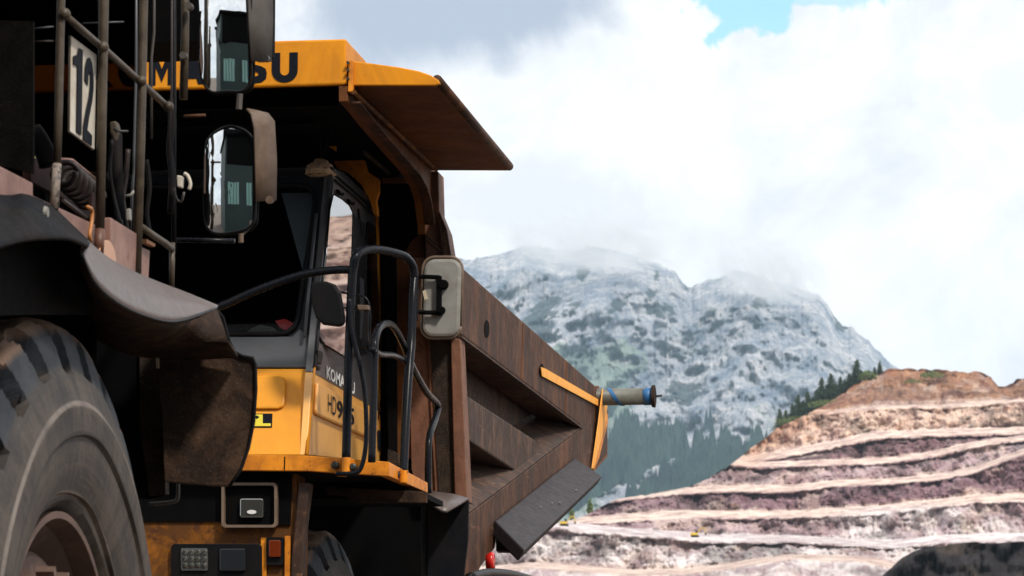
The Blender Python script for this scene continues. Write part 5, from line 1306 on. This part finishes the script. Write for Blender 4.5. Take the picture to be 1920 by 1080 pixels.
# lower lip: top sheet swept forward
LT = ((162, 452), (200, 484), (250, 511), (300, 532), (350, 551), (408, 575))
LM = ((156, 462), (186, 505), (232, 540), (285, 562), (340, 570), (407, 577))
LL = ((153, 478), (174, 525), (212, 562), (265, 590), (330, 603), (404, 579))
loft([[onX(x, y, -3.02) for x, y in LT], [onX(x, y, -2.93) for x, y in LM], [onX(x, y, -2.90) for x, y in LL]], 'fender_lip', 'fender_glint')
loft([[onX(x, y, -2.90) for x, y in LL],
      [onY(x, y, 12.75) for x, y in ((156, 560), (176, 600), (220, 640), (290, 650), (350, 640), (428, 640))],
      [onY(x, y, 13.0) for x, y in ((160, 600), (185, 635), (235, 660), (290, 670), (360, 672), (446, 668))]], 'fender_skirt', 'fender_brown')
MB().tube(smooth_path([onX(x, y, -2.895) for x, y in LL], 5), .006, 8).build('lip_edge', M['black'], T1, smooth=True)
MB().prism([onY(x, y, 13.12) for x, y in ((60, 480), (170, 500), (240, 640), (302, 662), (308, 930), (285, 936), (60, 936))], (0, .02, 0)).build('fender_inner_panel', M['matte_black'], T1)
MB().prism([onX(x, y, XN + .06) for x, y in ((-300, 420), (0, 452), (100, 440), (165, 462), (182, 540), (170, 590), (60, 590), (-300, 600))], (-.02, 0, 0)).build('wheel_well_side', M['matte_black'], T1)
flap = [(288, 655), (330, 662), (380, 664), (446, 662), (455, 668), (474, 671), (479, 684), (480, 730), (476, 790), (466, 840), (452, 880), (430, 912), (400, 912), (350, 908), (308, 904), (302, 780)]
MB().prism([onY(x, y, 13.0 + (x - 300) * .0003) for x, y in flap], (0, .02, 0)).build('mud_flap', M['fender_brown'], T1, bevel=.006)
MB().tube([onY(x, y, 12.99 + (x - 300) * .0003) for x, y in ((404, 579), (418, 595), (430, 640), (440, 660), (455, 668), (474, 671), (479, 684), (480, 730), (476, 790), (466, 840), (452, 880), (430, 912))], .006, 8).build('flap_edge', M['rubber'], T1, smooth=True)
MB().prism([onY(x, y, 12.97) for x, y in ((292, 667), (297, 667), (298, 690), (293, 690))], (0, .01, 0)).build('flap_clip', M['plate_white'], T1)
MB().prism([onY(x, y, 13.1) for x, y in ((262, 640), (305, 660), (310, 925), (280, 930), (262, 800))], (0, .06, 0)).build('fender_bracket', M['grit'], T1)
MB().tube(smooth_path([onY(x, y, 13.2) for x, y in ((334, 905), (334, 930), (328, 940), (300, 944), (280, 945))], 4), .007, 8).build('bracket_rod', M['hood_grey'], T1)
# inner wheel well: closes the dark behind the tyre
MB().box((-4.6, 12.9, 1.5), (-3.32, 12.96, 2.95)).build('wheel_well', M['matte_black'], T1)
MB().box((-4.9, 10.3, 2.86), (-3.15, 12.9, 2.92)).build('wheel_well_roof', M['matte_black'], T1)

MB().box((onY(-300, 0, 14.2).x, 14.2, onY(400, 76, 14.2).z), (onY(478, 60, 14.2).x, 14.6, onY(400, -300, 14.2).z)).build('sky_blocker', M['matte_black'], T1)  # added black box blocking the sky above the far fascia
MB().prism([onY(x, y, 13.05) for x, y in ((-100, -200), (270, -200), (266, 330), (-100, 300))], (0, .008, 0)).build('dimming_pane', M['tint'], T1)  # added pane that dims the left of the fascia behind it
# mirrors of the near truck: convex glass towards the camera, hood round the right side
def near_mirror(cx, cy, hw, hh, Y, hoodmat, tilt, lean, glass_out, hood, arm):
    """glass outline given in pixels at depth Y"""
    n = 14
    c = onY(cx, cy, Y)
    gp = [Vector((x, y, 0)) for x, y in glass_out]; gp = [gp[-1]] + gp + gp[:2]; q2 = []
    for i in range(1, len(gp) - 2):
        for k in range(4):
            t = k / 4; a, b, c_, d = gp[i - 1], gp[i], gp[i + 1], gp[i + 2]
            q2.append(0.5 * ((2 * b) + (-a + c_) * t + (2 * a - 5 * b + 4 * c_ - d) * t * t + (-a + 3 * b - 3 * c_ + d) * t ** 3))
    g = [onY(p.x, p.y, Y) for p in q2]
    HM = MB().prism([p + Vector((0, .045, 0)) for p in g], (0, .03, 0)).build('mirror_shell', M['matte_black'], T1, bevel=.008)
    # convex glass: fan of rings bulging toward the camera, tilted
    cen = sum(g, Vector()) / len(g); rings = []
    K = 7
    for k in range(K + 1):
        s = k / K * .97
        ring = []
        for p in g:
            q = cen + (p - cen) * s; b = -.55 * (q.x - cen.x) ** 2 - .28 * (q.z - cen.z) ** 2; off = (q.x - cen.x) * tilt[0] + (q.z - cen.z) * tilt[1]
            ring.append(Vector((q.x, Y - .010 - b + off, q.z)))
        rings.append(ring + ring[:1])
    MB().grid(rings).build('mirror_glass', M['chrome'], HM, smooth=True)
    MB().tube([p + Vector((0, -.006, 0)) for p in g + g[:1]], .006, 6).build('mirror_rim', M['black'], HM, smooth=True)
    hd = MB(); a = [onY(x, y, Y - .02) for x, y in hood[0]]; b = [onY(x, y, Y + .1) for x, y in hood[1]]
    hd.grid([a, [p.lerp(q, .5) for p, q in zip(a, b)], b]); hd.build('mirror_hood', hoodmat, HM, smooth=True, solid=.008)
    return HM
near_mirror(425, 90, 50, 90, 13.9, M['hood_grey'], (.19, -.04), 0,
            [(380, -60), (376, 40), (374, 90), (378, 140), (386, 162), (400, 174), (425, 172), (452, 172), (468, 160), (472, 130), (470, 60), (462, -60)],
            ([(462, -120), (463, -40), (466, 40), (470, 115)], [(508, -120), (510, -40), (511, 40), (508, 116)]), None)
MB().lathe([(-.02, .012), (.02, .012)], c=onY(500, 110, 13.85), axis='Y', n=8).build('hood_bolt', M['bolt'], T1)
near_mirror(432, 345, 50, 95, 13.9, M['hood_tan'], (.19, -.05), 0,
            [(388, 270), (384, 330), (384, 390), (387, 420), (396, 434), (412, 439), (440, 436), (462, 430), (474, 420), (479, 400), (478, 320), (474, 260), (440, 238), (410, 245)],
            ([(462, 204), (470, 214), (476, 240), (478, 300), (479, 378)], [(480, 208), (502, 213), (514, 228), (518, 300), (517, 376)]), None)
MB().lathe([(-.02, .016), (.02, .010)], c=onY(507, 376, 13.85), axis='Y', n=10).build('hood_bolt', M['hood_tan'], T1)
MB().tube([onY(452, 438, 13.85), onY(452, 455, 13.85)], .010, 8).build('mirror_foot', M['hood_tan'], T1)
MB().tube([onY(450, 176, 13.85), onY(448, 205, 13.85)], .012, 8).build('mirror_joint', M['hood_grey'], T1)
MB().tube([onY(470, 400, 13.95), onY(470, 425, 13.9), onY(455, 440, 13.9)], .006, 8).build('mirror_stay', M['hood_grey'], T1)

# ------------------------------------------------------------------ workshop behind the camera (seen in the mirrors)
WS = empty('workshop', (13, -16, 0)); tag(WS, 'dark teal workshop hall with pale windows, seen only in the two near mirrors', 'building')
m_, t_ = newmat('teal_corrugated_cladding')
g_ = t_.n('ShaderNodeNewGeometry').outputs['Position']
wv = t_.n('ShaderNodeTexWave', ins={0: g_, 'Scale': 1.3, 'Distortion': 0.0}).outputs[1]
pc = t_.mix(t_.noise(g_, 0.4, 6, 0.6), (0.003, 0.012, 0.011), (0.010, 0.035, 0.030))
pb2 = t_.n('ShaderNodeBump', ins={'Strength': 0.6, 'Distance': 0.05, 'Height': wv})
finish(t_, t_.n('ShaderNodeBsdfPrincipled', ins={'Base Color': pc, 'Roughness': 0.6, 'Normal': pb2.outputs[0]}))
MB().box((0.6, -24, 0), (30, -14, 13)).build('wall', m_, WS)
MB().prism([(0.2, -24.5, 13.0), (30.4, -24.5, 13.0), (30.4, -13.5, 13.0), (0.2, -13.5, 13.0)], (0, 0, .4)).build('roof', M['matte_black'], WS)
MB().box((9.0, -14.01, 0), (17.0, -13.93, 8.5)).build('door', M['matte_black'], WS)
MB().box((1.0, -14.01, 9.0), (29.0, -13.95, 13.0)).build('fascia_board', M['matte_black'], WS)
for wx, ww, z0, z1 in ((1.4, .55, 3.6, 6.6), (2.1, .55, 3.6, 6.6), (2.8, .55, 3.6, 6.6), (3.5, .55, 3.6, 6.6), (6.0, .55, 3.6, 6.6), (6.7, .55, 3.6, 6.6)):
    MB().box((wx, -14.01, z0), (wx + ww, -13.94, z1)).build('window', M['teal_pane'], WS)

# ------------------------------------------------------------------ air
hz, t = newmat('thin_valley_haze')
vol = t.n('ShaderNodeVolumePrincipled', ins={'Color': (0.58, 0.82, 1.0, 1), 'Density': 4.2e-5, 'Anisotropy': 0.1})
on = t.n('ShaderNodeOutputMaterial'); t.nt.links.new(vol.outputs[0], on.inputs['Volume'])
zt = float(MP[..., 2].max()) + 30
ymx = float(MP[..., 1].max()) + 200
hb = MB().box((-9100, -9100, -1.0), (9100, max(9100, ymx), zt)).build('haze', hz, root=(0, 0, 0))
tag(hb, 'thin bluish haze in the valley between quarry and mountains', 'haze', kind='stuff')
mm, t = newmat('peak_mist')
gp_ = t.n('ShaderNodeTexCoord').outputs['Object']
ln = t.n('ShaderNodeVectorMath', operation='LENGTH', ins={0: gp_}).outputs['Value']
fall = t.ramp(ln, [(0.25, 1.0), (1.0, 0.0)], 'EASE')
nz_ = t.ramp(t.noise(t.n('ShaderNodeMapping', ins={0: gp_, 3: (3.0, 1.0, 1.6)}).outputs[0], 1.6, 5, 0.6, 0.3), [(0.42, 0.0), (0.62, 1.0)])
dn = t.math('MULTIPLY', t.math('MULTIPLY', fall, nz_), 0.016)
vol = t.n('ShaderNodeVolumePrincipled', ins={'Color': (0.97, 0.985, 1.0, 1), 'Density': dn, 'Anisotropy': 0.0})
on = t.n('ShaderNodeOutputMaterial'); t.nt.links.new(vol.outputs[0], on.inputs['Volume'])
for (x, y, hw_, hh_, D) in ((1120, 456, 260, 40, 6700), (1440, 512, 140, 46, 6700)):
    bmi = bmesh.new(); bmesh.ops.create_icosphere(bmi, subdivisions=3, radius=1.0)
    mei = bpy.data.meshes.new('mist'); bmi.to_mesh(mei); bmi.free(); mei.materials.append(mm)
    o = bpy.data.objects.new('mist', mei); COL.objects.link(o); o.location = at_d(x, y, D)
    o.scale = (hw_ / FPX * D, 500, hh_ / FPX * D)
    tag(o, 'white mist clinging to the left summit of the mountain' if x < 1300 else 'white mist patch in front of the right summit of the mountain', 'mist', kind='stuff')
print('MOUNTAIN top', zt, 'extent', MP[..., 0].min(), MP[..., 0].max(), ymx)
